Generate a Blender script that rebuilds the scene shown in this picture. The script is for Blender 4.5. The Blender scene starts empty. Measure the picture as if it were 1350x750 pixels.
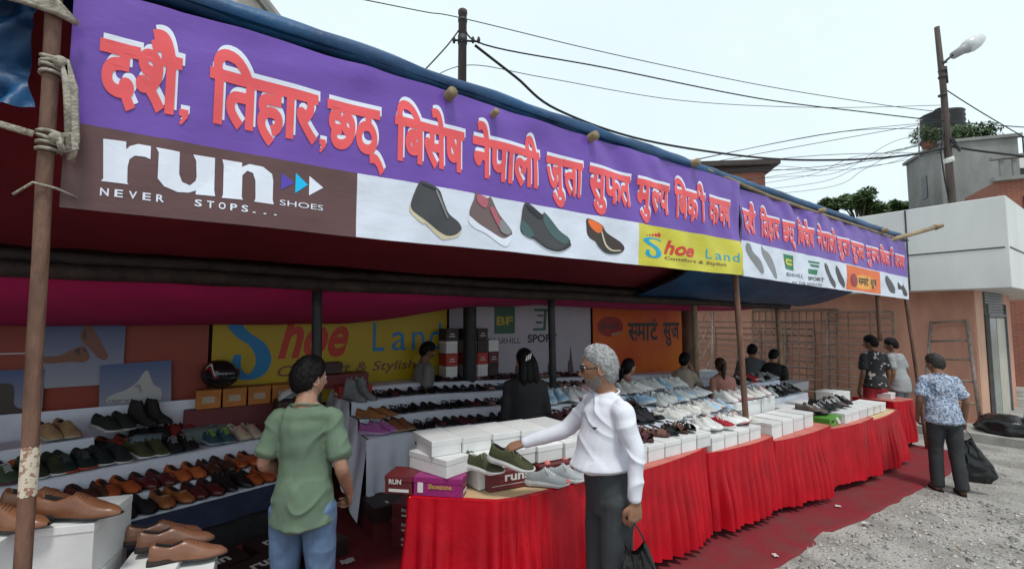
import bpy, bmesh, math, random
from mathutils import Vector as V, Matrix, noise as NZ
import numpy as np
S = bpy.context.scene
C = S.collection
RNG = random.Random(7)
rad = math.radians
# ------------------------------------------------------------------ camera
cam = bpy.data.cameras.new('camera'); camo = bpy.data.objects.new('camera', cam); C.objects.link(camo)
S.camera = camo
FPX = 620.0; YAW = rad(54.5); PITCH = math.atan(45/620)
camo.location = (0, 0, 1.83); camo.rotation_euler = (rad(90)+PITCH, 0, YAW-rad(90))
cam.sensor_width = 36; cam.lens = FPX/1350*36; cam.clip_end = 600; cam.clip_start = .05
# ------------------------------------------------------------------ world, sun, exposure (bright overcast)
SUN_EL, SUN_AZ = 66, -110      # azimuth of the sun in the XY plane, from +X
w = bpy.data.worlds.new('World'); S.world = w; w.use_nodes = True
nt = w.node_tree; bg = nt.nodes['Background']
sky = nt.nodes.new('ShaderNodeTexSky'); sky.sky_type = 'NISHITA'; sky.sun_disc = False
sky.sun_elevation = rad(SUN_EL); sky.sun_rotation = rad(90-SUN_AZ); sky.dust_density = 4; sky.air_density = 1.2
ov = nt.nodes.new('ShaderNodeRGB'); ov.outputs[0].default_value = (7.2, 8.35, 8.85, 1)
tc = nt.nodes.new('ShaderNodeTexCoord'); cn = nt.nodes.new('ShaderNodeTexNoise'); cn.inputs['Scale'].default_value = 2.2; cn.inputs['Detail'].default_value = 5
nt.links.new(tc.outputs['Generated'], cn.inputs['Vector'])
cr = nt.nodes.new('ShaderNodeMapRange'); cr.inputs[1].default_value = .3; cr.inputs[2].default_value = .7; cr.inputs[3].default_value = .90; cr.inputs[4].default_value = .99
nt.links.new(cn.outputs['Fac'], cr.inputs[0])
mx = nt.nodes.new('ShaderNodeMix'); mx.data_type = 'RGBA'
nt.links.new(cr.outputs[0], mx.inputs[0]); nt.links.new(sky.outputs[0], mx.inputs[6]); nt.links.new(ov.outputs[0], mx.inputs[7])
nt.links.new(mx.outputs[2], bg.inputs[0]); bg.inputs[1].default_value = .1
sun = bpy.data.lights.new('sun', 'SUN'); suno = bpy.data.objects.new('sun', sun); C.objects.link(suno)
sun.energy = 1.7; sun.angle = rad(10); sun.color = (1, .965, .92)
sd = V((math.cos(rad(SUN_EL))*math.cos(rad(SUN_AZ)), math.cos(rad(SUN_EL))*math.sin(rad(SUN_AZ)), math.sin(rad(SUN_EL))))
suno.rotation_euler = sd.to_track_quat('Z', 'Y').to_euler(); suno.location = (0, -5, 12)
S.view_settings.view_transform = 'Standard'; S.view_settings.look = 'None'; S.view_settings.exposure = 0.30; S.view_settings.gamma = 1
S.cycles.max_bounces = 8; S.cycles.diffuse_bounces = 5; S.cycles.use_denoising = True
# ------------------------------------------------------------------ geometry helpers
_F0 = V((math.cos(YAW), math.sin(YAW), 0)); _R = V((math.sin(YAW), -math.cos(YAW), 0)); _Z = V((0, 0, 1))
_F = math.cos(PITCH)*_F0+math.sin(PITCH)*_Z; _U = -math.sin(PITCH)*_F0+math.cos(PITCH)*_Z
CAM = V((0, 0, 1.83))
def ray(u, v): return _F+_R*((u-675)/FPX)+_U*((375-v)/FPX)
def at(u, v, d): return CAM+ray(u, v)*d                 # point at depth d (metres along the view axis)
def onY(u, v, y): r = ray(u, v); return CAM+r*(y/r.y)
def onZ(u, v, z): r = ray(u, v); return CAM+r*((z-1.83)/r.z)
def G(x): return 0.0 if x < 2.2 else -.045*(min(x, 8.2)-2.2)
def sm(a, b, x):
    t = max(0.0, min(1.0, (x-a)/(b-a))); return t*t*(3-2*t)
def nz(x, y=0, z=0): return NZ.noise(V((x, y, z)))

class MB:
    def __init__(s): s.v = []; s.f = []; s.m = []; s.s = []
    def add(s, vs, fs, mi=0, smooth=False):
        o = len(s.v); s.v += [tuple(p) for p in vs]
        for f in fs: s.f.append(tuple(i+o for i in f)); s.m.append(mi); s.s.append(smooth)
    def box(s, c, size, rz=0, mi=0, R=None):
        R = R or Matrix.Rotation(rz, 3, 'Z'); c = V(c); a, b, h = (q/2 for q in size)
        vs = [c+R@V((i*a, j*b, k*h)) for k in (-1, 1) for i, j in ((-1, -1), (1, -1), (1, 1), (-1, 1))]
        s.add(vs, [(3, 2, 1, 0), (4, 5, 6, 7), (0, 1, 5, 4), (1, 2, 6, 5), (2, 3, 7, 6), (3, 0, 4, 7)], mi)
    def tube(s, pts, r, n=8, mi=0, ell=None, up=None, cap=True, smooth=True):
        pts = [V(p) for p in pts]; k = len(pts)
        rr = list(r) if hasattr(r, '__len__') else [r]*k
        vs = []; prev = None
        for i, p in enumerate(pts):
            t = (pts[min(i+1, k-1)]-pts[max(i-1, 0)])
            t = t.normalized() if t.length > 1e-9 else V((0, 0, 1))
            if prev is None:
                a = V(up) if up else (V((0, 0, 1)) if abs(t.z) < .9 else V((1, 0, 0)))
            else: a = prev
            a = (a-t*a.dot(t)).normalized(); prev = a; b = t.cross(a)
            ex, ey = ell[i] if (ell and hasattr(ell[0], '__len__')) else (ell or (1, 1))
            for j in range(n):
                q = 2*math.pi*j/n
                vs.append(p+a*(math.cos(q)*rr[i]*ex)+b*(math.sin(q)*rr[i]*ey))
        fs = [(i*n+j, i*n+(j+1) % n, (i+1)*n+(j+1) % n, (i+1)*n+j) for i in range(k-1) for j in range(n)]
        if cap: fs += [tuple(range(n-1, -1, -1)), tuple((k-1)*n+j for j in range(n))]
        s.add(vs, fs, mi, smooth)
    def grid(s, nu, nv, fn, mi=0, smooth=True, close=False):
        vs = [fn(i/nu, j/nv) for i in range(nu+1) for j in range(nv+1)]
        fs = [(i*(nv+1)+j, (i+1)*(nv+1)+j, (i+1)*(nv+1)+j+1, i*(nv+1)+j+1) for i in range(nu) for j in range(nv)]
        s.add(vs, fs, mi, smooth)
    def prism(s, poly, fn, h0, h1, mi=0):                # poly: list of 2-D points; fn(x, y, h) -> 3-D
        n = len(poly)
        vs = [fn(x, y, h0) for x, y in poly]+[fn(x, y, h1) for x, y in poly]
        s.add(vs, [tuple(range(n-1, -1, -1)), tuple(range(n, 2*n))]+[(i, (i+1) % n, n+(i+1) % n, n+i) for i in range(n)], mi)
    def ball(s, c, r, n=10, m=8, mi=0, R=None):
        c = V(c); r = r if hasattr(r, '__len__') else (r, r, r)
        vs = []
        for i in range(m+1):
            th = math.pi*(i+.0001 if i == 0 else (i-.0001 if i == m else i))/m
            for j in range(n):
                q = 2*math.pi*j/n; p = V((r[0]*math.sin(th)*math.cos(q), r[1]*math.sin(th)*math.sin(q), r[2]*math.cos(th)))
                vs.append(c+(R@p if R else p))
        s.add(vs, [(i*n+j, (i+1)*n+j, (i+1)*n+(j+1) % n, i*n+(j+1) % n) for i in range(m) for j in range(n)], mi, True)
    def mesh(s, name, mats, bevel=0):
        me = bpy.data.meshes.new(name); me.from_pydata(s.v, [], s.f)
        mats = mats if isinstance(mats, (list, tuple)) else [mats]
        for q in mats: me.materials.append(q)
        me.polygons.foreach_set('material_index', s.m); me.polygons.foreach_set('use_smooth', s.s)
        if bevel:
            bm = bmesh.new(); bm.from_mesh(me)
            ed = [e for e in bm.edges if len(e.link_faces) == 2 and e.calc_face_angle(0) > .6]
            bmesh.ops.bevel(bm, geom=ed, offset=bevel, segments=2, affect='EDGES', profile=.5)
            bm.to_mesh(me); bm.free()
        me.update(); return me
    def build(s, name, mats, parent=None, bevel=0):
        o = bpy.data.objects.new(name, s.mesh(name, mats, bevel)); C.objects.link(o)
        if parent: o.parent = parent
        return o
def tag(o, label=None, cat=None, group=None, kind=None):
    if label: o['label'] = label
    if cat: o['category'] = cat
    if group: o['group'] = group
    if kind: o['kind'] = kind
    return o
def thing(name, label, cat, loc=(0, 0, 0), rz=0, group=None):
    o = bpy.data.objects.new(name, None); C.objects.link(o); o.empty_display_size = .1
    o.location = loc; o.rotation_euler = (0, 0, rz); return tag(o, label, cat, group)
def struct(o): o['kind'] = 'structure'; return o
def dup(root, loc, rot, label=None, group=None, cat=None, scale=1):
    r = root.copy(); C.objects.link(r); r.location = loc; r.rotation_euler = rot; r.scale = (scale,)*3
    tag(r, label, cat, group)
    for ch in root.children:
        c = ch.copy(); C.objects.link(c); c.parent = r
        for g in ch.children:
            d = g.copy(); C.objects.link(d); d.parent = c
    return r
ORD = 'first second third fourth fifth sixth seventh eighth ninth tenth eleventh twelfth thirteenth fourteenth fifteenth sixteenth seventeenth eighteenth nineteenth twentieth'.split()
def ordw(i):
    if i < 20: return ORD[i]
    t = {2: 'twenty', 3: 'thirty', 4: 'forty'}[(i+1)//10]; r = (i+1) % 10
    return t+'-'+ORD[r-1] if r else {30: 'thirtieth', 40: 'fortieth'}[i+1]
# ------------------------------------------------------------------ materials
def srgb(r, g, b):
    f = lambda c: (c/255/12.92) if c/255 <= .04045 else ((c/255+.055)/1.055)**2.4
    return (f(r), f(g), f(b))
_MC = {}
def M(name, col, rough=.65, var=.18, scale=6, bump=.15, bscale=60, metal=0, rnd=0, spec=.4, stretch=(1, 1, 1), col2=None, lo=.4, hi=.6, sheen=0, coat=0, detail=6, bdist=.004, coord='Object'):
    if name in _MC: return _MC[name]
    m = bpy.data.materials.new(name); m.use_nodes = True; n = m.node_tree.nodes; l = m.node_tree.links
    b = n['Principled BSDF']; b.inputs['Roughness'].default_value = rough; b.inputs['Metallic'].default_value = metal
    b.inputs['Specular IOR Level'].default_value = spec
    if sheen: b.inputs['Sheen Weight'].default_value = sheen
    if coat: b.inputs['Coat Weight'].default_value = coat; b.inputs['Coat Roughness'].default_value = .2
    t = n.new('ShaderNodeTexCoord'); mp = n.new('ShaderNodeMapping'); mp.inputs['Scale'].default_value = stretch
    l.new(t.outputs[coord], mp.inputs[0])
    N = n.new('ShaderNodeTexNoise'); N.inputs['Scale'].default_value = scale; N.inputs['Detail'].default_value = detail; N.inputs['Roughness'].default_value = .6
    l.new(mp.outputs[0], N.inputs['Vector'])
    r = n.new('ShaderNodeValToRGB')
    c2 = col2 or tuple(max(0, c*(1-2*var)) for c in col)
    r.color_ramp.elements[0].position = lo; r.color_ramp.elements[1].position = hi
    if col2 is None: r.color_ramp.elements[0].position = .25; r.color_ramp.elements[1].position = .75
    c1 = col if col2 else tuple(c*(1+var*.6) for c in col)
    r.color_ramp.elements[0].color = (*c2, 1); r.color_ramp.elements[1].color = (*c1, 1)
    l.new(N.outputs['Fac'], r.inputs[0]); out = r.outputs[0]
    if rnd:
        oi = n.new('ShaderNodeObjectInfo'); mr = n.new('ShaderNodeMapRange'); mr.inputs[3].default_value = 1-rnd; mr.inputs[4].default_value = 1+rnd*.4
        l.new(oi.outputs['Random'], mr.inputs[0]); hs = n.new('ShaderNodeHueSaturation'); l.new(mr.outputs[0], hs.inputs['Value']); l.new(out, hs.inputs['Color']); out = hs.outputs[0]
    l.new(out, b.inputs['Base Color'])
    if bump:
        B = n.new('ShaderNodeTexNoise'); B.inputs['Scale'].default_value = bscale; B.inputs['Detail'].default_value = 5; l.new(mp.outputs[0], B.inputs['Vector'])
        bp = n.new('ShaderNodeBump'); bp.inputs['Strength'].default_value = bump; bp.inputs['Distance'].default_value = bdist*5
        l.new(B.outputs['Fac'], bp.inputs['Height']); l.new(bp.outputs[0], b.inputs['Normal'])
    _MC[name] = m; return m
def brick_mat(name, c1, c2, mortar, scale=1.0):
    m = M(name, c1, .85, .2, 3, .2, 30); n = m.node_tree.nodes; l = m.node_tree.links; b = n['Principled BSDF']
    t = n.new('ShaderNodeTexCoord'); k = n.new('ShaderNodeTexBrick'); k.inputs['Scale'].default_value = scale
    k.inputs['Color1'].default_value = (*c1, 1); k.inputs['Color2'].default_value = (*c2, 1); k.inputs['Mortar'].default_value = (*mortar, 1)
    k.inputs['Brick Width'].default_value = .24; k.inputs['Row Height'].default_value = .075; k.inputs['Mortar Size'].default_value = .008
    sp = n.new('ShaderNodeSeparateXYZ'); ad = n.new('ShaderNodeMath'); cb = n.new('ShaderNodeCombineXYZ')
    l.new(t.outputs['Object'], sp.inputs[0]); l.new(sp.outputs[0], ad.inputs[0]); l.new(sp.outputs[1], ad.inputs[1])
    l.new(ad.outputs[0], cb.inputs[0]); l.new(sp.outputs[2], cb.inputs[1]); l.new(cb.outputs[0], k.inputs['Vector'])
    mx = n.new('ShaderNodeMix'); mx.data_type = 'RGBA'; mx.blend_type = 'MULTIPLY'; mx.inputs[0].default_value = .35
    old = b.inputs['Base Color'].links[0].from_socket
    l.new(k.outputs['Color'], mx.inputs[6]); l.new(old, mx.inputs[7]); l.new(mx.outputs[2], b.inputs['Base Color'])
    return m
WHITE_BOX = M('white_card', (.74, .74, .73), .6, .06, 5, .05, 40, rnd=.12)
RUST = M('rusty_pipe', (.20, .105, .07), .7, .35, 14, .4, 60, stretch=(1, 1, .25))
BAMBOO = M('bamboo', (.33, .24, .14), .65, .3, 8, .2, 30)
BLACK = M('black_rubber', (.012, .012, .013), .55, .2, 10, .2, 80)
DARKSTEEL = M('dark_steel', (.03, .03, .032), .55, .3, 12, .2, 50)
ROPE = M('rope_fibre', (.42, .38, .31), .9, .3, 40, .6, 90)
REDSATIN = M('red_satin', (.52, .004, .015), .40, .22, 3, .12, 45, spec=.32)
CARPET = M('red_carpet_felt', (.21, .024, .032), .95, .3, 4, .5, 160, col2=(.15, .045, .045), lo=.3, hi=.6, spec=.15)
WHITECLOTH = M('white_cloth', (.70, .73, .82), .85, .08, 4, .15, 30)
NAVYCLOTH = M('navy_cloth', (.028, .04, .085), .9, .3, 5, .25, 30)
PLY = M('plywood', (.62, .43, .25), .7, .14, 4, .1, 40, stretch=(1, 6, 1))
# ------------------------------------------------------------------ ground
def gz(x, y): return G(x)+.012*nz(x*.5, y*.5)
GRAVEL = M('gravel_ground', (.40, .385, .355), .95, .25, 2.2, .9, 38, col2=(.235, .222, .20), lo=.36, hi=.60, bdist=.008, detail=12)
def ground():
    xs = [-60, -25, -8]+[-4+i*.5 for i in range(49)]+[24, 30, 45, 70, 120]
    ys = [-60, -25, -10]+[-5+i*.5 for i in range(37)]+[18, 25, 40, 70, 120]
    b = MB(); nv = len(ys)
    vs = [(x, y, gz(x, y)) for x in xs for y in ys]
    b.add(vs, [(i*nv+j, (i+1)*nv+j, (i+1)*nv+j+1, i*nv+j+1) for i in range(len(xs)-1) for j in range(nv-1)], 0, True)
    return struct(b.build('ground', GRAVEL))
ground()
def stones():
    b = MB(); ST = [M('stone_pale', (.50, .48, .45), .9, .25, 20, .3, 50), M('stone_grey', (.27, .26, .245), .9, .25, 20, .3, 50), M('stone_dark', (.15, .145, .14), .9, .3, 20, .3, 50), M('stone_tan', (.42, .36, .29), .9, .25, 20, .3, 50)]
    r = random.Random(3)
    for k in range(9500):
        if r.random() < .55: x, y = r.uniform(2.2, 7.5), r.uniform(-.3, 2.0)
        else: x, y = r.uniform(2.5, 11.2), r.uniform(-3.5, 2.1)
        if y > 1.86+.1*nz(x*1.2, 4): continue
        s = .005+.020*r.random()**2.6
        cz = gz(x, y)+s*.2; vs = []
        for p in ((1, 0, 0), (-1, 0, 0), (0, 1, 0), (0, -1, 0), (0, 0, 1), (0, 0, -1)):
            vs.append(V((x, y, cz))+V(p)*s*r.uniform(.6, 1.3)*(1 if p[2] == 0 else .65)+V((r.uniform(-.3, .3), r.uniform(-.3, .3), 0))*s)
        fs = [(0, 2, 4), (2, 1, 4), (1, 3, 4), (3, 0, 4), (2, 0, 5), (1, 2, 5), (3, 1, 5), (0, 3, 5)]
        q = r.random(); b.add(vs, fs, 0 if q < .45 else 1 if q < .78 else 2 if q < .88 else 3)
    tag(b.build('gravel', ST), kind='stuff')
stones()
def carpet():
    def edge(x): return 1.9+.05*nz(x*1.1, 4)+.03*nz(x*4, 9)+(.05 if 4.6 < x < 4.95 else 0)
    def fn(u, v):
        x = -3.2+13.3*u; y0 = edge(x) if x > 1.6 else -.4+sm(-.5, 1.6, x)*(edge(1.6)+.4)
        y = y0+(5.6-y0)*(v**1.6); h = .014+.006*nz(x*3, y*3)
        if v < .28: h += .014*max(0, nz(x*2.2+y*3, y*1.5, 5))
        return (x, y, gz(x, y)+(h if v > 0 else .002))
    b = MB(); b.grid(190, 30, fn)
    tag(b.build('red_carpet', CARPET), 'dusty dark red felt carpet laid along the front of the stall', 'carpet')
carpet()
# ------------------------------------------------------------------ peach shop building with white metal fascia
PEACH = M('peach_plaster', (.66, .335, .24), .85, .20, 1.6, .25, 20, stretch=(1, 1, .35))
PEACHL = M('peach_plaster_pale', (.60, .36, .255), .85, .1, 1.5, .2, 20)
FASC = M('white_metal_panel', (.72, .72, .70), .45, .12, .8, .05, 10, stretch=(1, 1, .35))
def peach_building():
    t = thing('shop_building', 'peach plastered shop building under a deep white metal fascia', 'building', (12.2, 2.16, -.27))
    X0, Y0 = 12.2, 2.16
    b = MB(); b.box((1.7, 4.2, 1.4), (3.4, 8.4, 2.85)); wl = b.build('wall', PEACH, t)
    b = MB(); b.box((.34, -.006, 1.4), (.62, .02, 2.84)); b.build('pier', PEACHL, t)
    f = MB()                                             # fascia body, overhanging .6 m
    f.box((3.4, 3.2, 3.43), (8.0, 7.6, 1.60)); fa = f.build('fascia', FASC, t, bevel=.012)
    j = MB()
    JM = M('panel_joint', (.05, .05, .055), .6, .1, 5, 0)
    for y in (.78, 2.4, 4.4): j.box((-.603, y, 3.43), (.012, .025, 1.58))
    j.box((-.603, 3.2, 3.33), (.012, 7.5, .022)); j.box((3.4, -.603, 3.33), (7.9, .012, .022))
    for x in (1.6, 3.6, 5.6): j.box((x, -.603, 3.43), (.025, .012, 1.58))
    j.build('panel_joint', JM, fa)
    b = MB()                                             # shutter doorway beyond the pier
    for i in range(9): b.box((1.55, -.02, 2.2+i*.055), (1.75, .05, .045))
    b.build('rolling_shutter', M('shutter_grey', (.20, .20, .205), .5, .2, 5), t, bevel=.006)
    b = MB(); b.box((.75, -.05, 1.2), (.05, .06, 2.4)); b.box((2.4, -.05, 1.2), (.05, .06, 2.4)); b.box((1.58, -.05, 2.16), (1.7, .06, .05))
    d = b.build('door_frame', M('door_frame_grey', (.13, .14, .15), .5), t)
    b = MB(); b.box((1.15, -.03, 1.06), (.72, .03, 2.1)); b.build('door_panel', M('door_glass_green', (.24, .29, .27), .2, .2, 3, 0), d)
    b = MB(); b.box((1.98, -.03, 1.06), (.8, .03, 2.1)); b.build('door_panel', M('door_cream', (.5, .47, .40), .5, .1, 3, 0), d)
    return t
peach_building()
def plinth():
    b = MB(); b.box((13.2, 1.6, -.2), (4.0, 9.0, .17)); b.build('concrete_step', M('concrete', (.36, .35, .32), .9, .25, 3, .4, 30), bevel=.02)
    tag(bpy.data.objects['concrete_step'], 'low grey concrete step along the foot of the peach shop', 'step')
plinth()
# far buildings
def block(name, label, mat, uv0, uv1, d, depth, ztop, zbot=-.27, rz=0.0):
    p, q = at(*uv0, d), at(*uv1, d); p.z = q.z = 0
    e = (q-p).normalized(); a = math.atan2(e.y, e.x)+rz; L = (q-p).length
    t = thing(name, label, 'building', (p.x+math.cos(a)*L/2, p.y+math.sin(a)*L/2, zbot), a)
    b = MB(); b.box((0, depth/2, (ztop-zbot)/2), (L, depth, ztop-zbot)); b.build('wall', mat, t)
    return t, L, ztop-zbot, depth
GREYC = M('grey_cement', (.27, .27, .255), .9, .28, .7, .3, 12, stretch=(1, 1, .5))
t, L, H, D = block('concrete_house', 'bare grey cement house with roof garden behind the shop', GREYC, (1243, 260), (1324, 260), 22, 3.2, at(1243, 188, 22).z, rz=rad(-18))
b = MB(); b.box((0, D/2, H+.06), (L+.25, D+.25, .14)); b.build('roof_slab', GREYC, t)
WIN = M('dark_window', (.015, .017, .02), .25, .2, 3, 0)
for x, z in ((-L/2-.003, H-1.7), (-L/2-.003, H-4.2)):
    b = MB(); b.box((x, 1.5, z), (.05, .5, 1.1)); fr = b.build('window', WIN, t)
b = MB(); b.box((-L/2-.5, 1.6, H-3.1), (1.0, 2.0, .06)); b.build('awning', DARKSTEEL, t)
tk = thing('water_tank', 'black ribbed plastic water tank on the cement house roof', 'tank', at(1244, 190, 24)+V((0, 0, .1)))
b = MB(); b.tube([(0, 0, 0)]+[(0, 0, .1+.12*i) for i in range(12)]+[(0, 0, 1.55), (0, 0, 1.62)], [.85]+[.9 if i % 2 else .84 for i in range(12)]+[.5, .3], 20); b.build('tank_body', BLACK, tk)
b = MB(); b.tube([(0, 0, 1.62), (0, 0, 1.74)], [.3, .28], 16); b.build('lid', BLACK, tk)
LEAF = M('leaf_green', (.075, .13, .035), .6, .4, 3, .1, 20, rnd=.2)
def leafblob(b, c, r, n, size, seed, mi=0):
    q = random.Random(seed); c = V(c)
    for _ in range(n):
        d = V((q.gauss(0, 1), q.gauss(0, 1), q.gauss(0, 1))).normalized()*(q.random()**.45)
        p = c+V((d.x*r[0], d.y*r[1], d.z*r[2])); a = V((q.gauss(0, 1), q.gauss(0, 1), q.gauss(0, .6))).normalized(); o = a.orthogonal().normalized()
        s = size*q.uniform(.5, 1.3)
        b.add([p-a*s, p+o*s*.38, p+a*s, p-o*s*.38+V((0, 0, s*.15))], [(0, 1, 2, 3)], mi)
for k, (u, v, lb) in enumerate(((1222, 186, 'trailing green plant at the left corner of the grey roof'), (1268, 184, 'bushy potted plant in the middle of the grey roof'), (1297, 183, 'low leafy plant at the right end of the grey roof'))):
    c = at(u, v, 22.5); p = thing('roof_plant', lb, 'plant', c)
    b = MB(); leafblob(b, (0, 0, .25), (.9 if k else .8, .7, .5), 420, .14, 20+k); b.build('foliage', LEAF, p)
    b = MB(); b.tube([(0, 0, -.35), (0, 0, -.05)], [.2, .27], 12); b.build('pot', M('terracotta', (.3, .12, .07), .8), p)
    b = MB(); b.tube([(0, 0, -.1), (.05, .03, .2), (0, .06, .5)], [.03, .02, .01], 6); b.build('stem', M('bark', (.12, .085, .06), .9, .3, 10, .5, 30), p)
WHITEW = M('white_wall', (.66, .66, .64), .8, .1, 1)
t, L, H, D = block('white_house', 'white rendered house top right of the cement house', WHITEW, (1322, 260), (1420, 260), 24, 7, at(1330, 203, 24).z, rz=rad(-10))
b = MB()
for i in range(9): b.box((-L/2+.25+i*.45, .1, H+.45), (.05, .05, .9))
b.box((0, .1, H+.92), (L, .06, .06)); b.build('railing', DARKSTEEL, t)
b = MB(); b.box((-L/2+.8, -.01, H-1.0), (1.0, .06, .5)); b.build('window', WIN, t)
BRICK = brick_mat('red_brick', (.40, .13, .08), (.30, .10, .065), (.30, .24, .2))
t, L, H, D = block('brick_house', 'orange brick house with concrete balustrade at far right', BRICK, (1318, 300), (1430, 300), 15, 2.4, at(1322, 238, 15).z, rz=rad(-26))
b = MB(); b.box((0, .0, H+.05), (L+.2, .3, .12)); b.box((0, 0, H+.75), (L+.2, .2, .1))
for i in range(16): b.box((-L/2+.15+i*.3, 0, H+.4), (.09, .09, .6))
b.build('balustrade', GREYC, t)
b = MB(); b.box((-L/2+.9, -.01, H-.9), (.6, .08, .7)); b.build('window', WIN, t)
t, L, H, D = block('brick_hut', 'small red brick rooftop room with a dark cornice behind the tarp', BRICK, (935, 260), (1006, 260), 20, 5, at(960, 222, 20).z, rz=rad(-6))
b = MB(); b.box((0, D/2, H+.1), (L+.9, D+.9, .2)); b.box((0, D/2, H-.12), (L+.4, D+.4, .18)); b.build('cornice', M('dark_cornice', (.06, .045, .04), .8), t)
t, L, H, D = block('cream_house', 'weathered cream house corner rising over the stall roof', M('cream_wall', (.42, .37, .33), .9, .3, .8), (255, 60), (309, 60), 13, 5, at(300, -60, 13).z)
b = MB(); b.box((0, D/2, H-.4), (L+.2, D+.2, .25)); b.build('ledge', GREYC, t)
t, L, H, D = block('rear_brick_house', 'red brick house hidden behind the stall canopy', BRICK, (180, 330), (520, 330), 12, 5, 3.4)
b = MB(); b.box((0, -.02, 2.6), (1.2, .08, .9)); b.build('window', WIN, t)
# trees
BARK = M('tree_bark', (.11, .085, .065), .9, .3, 8, .6, 25)
def tree(label, u, v, d, r, seed, hz):
    c = at(u, v, d); t = thing('tree', label, 'tree', (c.x, c.y, -.27)); h = c.z+.27
    b = MB(); b.tube([(0, 0, 0), (.1, .05, h*.4), (0, 0, h*.75), (.05, 0, h*.95)], [.22, .17, .12, .05], 9)
    q = random.Random(seed); cl = []
    for i in range(15):
        a = q.uniform(0, 6.28); k = V((math.cos(a)*r*q.uniform(.2, 1), math.sin(a)*r*q.uniform(.2, 1), h+hz*q.uniform(-.9, .9)))
        cl.append(k); b.tube([(0, 0, h*.7), k*.5+V((0, 0, h*.42)), k], [.07, .045, .015], 6)
    b.build('trunk', BARK, t)
    b = MB()
    for i, k in enumerate(cl): leafblob(b, k, (r*.48, r*.48, r*.40), 240, .16, seed*31+i)
    b.build('crown', LEAF, t)
tree('tall leafy tree showing above the blue tarp', 1133, 270, 26, .95, 5, .5)
tree('smaller leafy tree left of the tall one above the tarp', 1093, 272, 27, .5, 8, .3)
tree('leafy tree between the fascia and the grey house', 1186, 272, 27, .6, 11, .3)
# ------------------------------------------------------------------ utility pole, street lamp, cables
UPOLE = M('pole_brown', (.085, .06, .052), .7, .3, 6, .3, 40, stretch=(1, 1, .2))
def utility():
    p = at(610, 120, 9); top = at(610, 16, 9)
    t = thing('utility_pole', 'brown wooden utility pole rising behind the stall canopy', 'pole', (top.x, top.y, 0))
    b = MB(); b.tube([(0, 0, 0), (0, 0, top.z-.06), (0, 0, top.z-.05), (0, 0, top.z+.02), (0, 0, top.z+.05)], [.095, .078, .088, .088, .05], 12); b.build('mast', UPOLE, t)
    b = MB(); z = at(610, 55, 9).z; z2 = at(610, 28, 9).z
    b.tube([(-.14, .1, z), (.26, -.19, z-.03)], .020, 8)
    for q in ((-.13, .095), (.16, -.12), (.25, -.18)): b.tube([(q[0], q[1], z-.06), (q[0], q[1], z), (q[0], q[1], z+.06)], [.02, .036, .02], 8)
    b.tube([(0, 0, z-.08), (0, 0, z+.08)], .090, 12); b.build('bracket', DARKSTEEL, t)
    b = MB(); b.tube([(0, 0, z2-.03), (0, 0, z2+.03)], .088, 12); b.build('clamp', DARKSTEEL, t)
utility()
def lamp():
    d = 13.0; top = at(1235, 35, d); bot = at(1256, 270, d); ex = (bot-top); base = bot+ex*((-.27-bot.z)/ex.z)
    t = thing('street_lamp', 'rusty street lamp pole hung with cables above the shop', 'street lamp', base)
    P = lambda u, v, dd=d: at(u, v, dd)-base
    b = MB(); b.tube([(0, 0, 0), P(1252, 230), P(1244, 120), P(1235, 36)], [.1, .09, .075, .06], 10); b.build('mast', UPOLE, t)
    b = MB(); b.tube([P(1241, 86), P(1250, 78), P(1262, 68)], [.03, .03, .03], 8); b.tube([P(1246, 88), P(1248, 110)], .045, 6)
    for v in (82, 92, 100, 124): b.tube([P(1242, v), P(1243, v+3)], .1, 10)
    b.build('arm', DARKSTEEL, t)
    hd = MB(); A = P(1256, 74); B = P(1297, 49); ax = B-A
    hd.tube([A, A+ax*.3, A+ax*.42], [.1, .12, .17], 10, ell=(1, .8)); lh = hd.build('lamp_head', M('lamp_grey', (.33, .33, .34), .5), t)
    hd = MB(); hd.tube([A+ax*.4, A+ax*.55, A+ax*.75, A+ax*.93, A+ax*1.0], [.15, .20, .19, .12, .04], 14, ell=(1, .85)); hd.build('lens', M('lamp_lens', (.62, .63, .63), .2, .1, 4, 0, spec=.6), lh)
    b = MB(); c = P(1256, 186)
    for i in range(4): b.tube([c+V((math.cos(a)*.26+.1, .2*math.sin(a)*.5, math.sin(a)*(.22+.02*i))) for a in [k*.5 for k in range(13)]], .028, 6)
    b.build('cable_coil', BLACK, t)
    b = MB()
    for o in (0, 5): b.tube([P(1247+o, 150), P(1240+o, 200), P(1246+o, 240), P(1252, 268)], .018, 6)
    b.tube([P(1250, 208), P(1252, 214)], .12, 10, 1); b.build('strapped_cable', [BLACK, WHITEW], t)
lamp()
def cable(label, pts, r, group='overhead cables'):
    P = [at(u, v, d) for u, v, d in pts]; out = []
    for i in range(len(P)-1):                            # Catmull-Rom
        p0, p1, p2, p3 = P[max(i-1, 0)], P[i], P[i+1], P[min(i+2, len(P)-1)]
        for k in range(8):
            t = k/8; out.append(.5*((2*p1)+(p2-p0)*t+(2*p0-5*p1+4*p2-p3)*t*t+(3*p1-p0-3*p2+p3)*t**3))
    out.append(P[-1]); b = MB(); b.tube(out, r, 6)
    tag(b.build('overhead_cable', BLACK), label, 'cable', group)
cable('thick black cable sagging from the wooden pole to the street lamp', [(626, 60, 9), (680, 102, 9.4), (735, 145, 10), (850, 185, 11), (1000, 208, 12), (1110, 211, 12.6), (1195, 205, 12.9), (1248, 195, 13)], .028)
cable('uppermost thin cable running from the wooden pole to the street lamp', [(460, -4, 8), (560, 16, 8.8), (612, 25, 9), (800, 70, 10.4), (1000, 112, 11.8), (1160, 138, 12.7), (1242, 148, 13)], .010)
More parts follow.
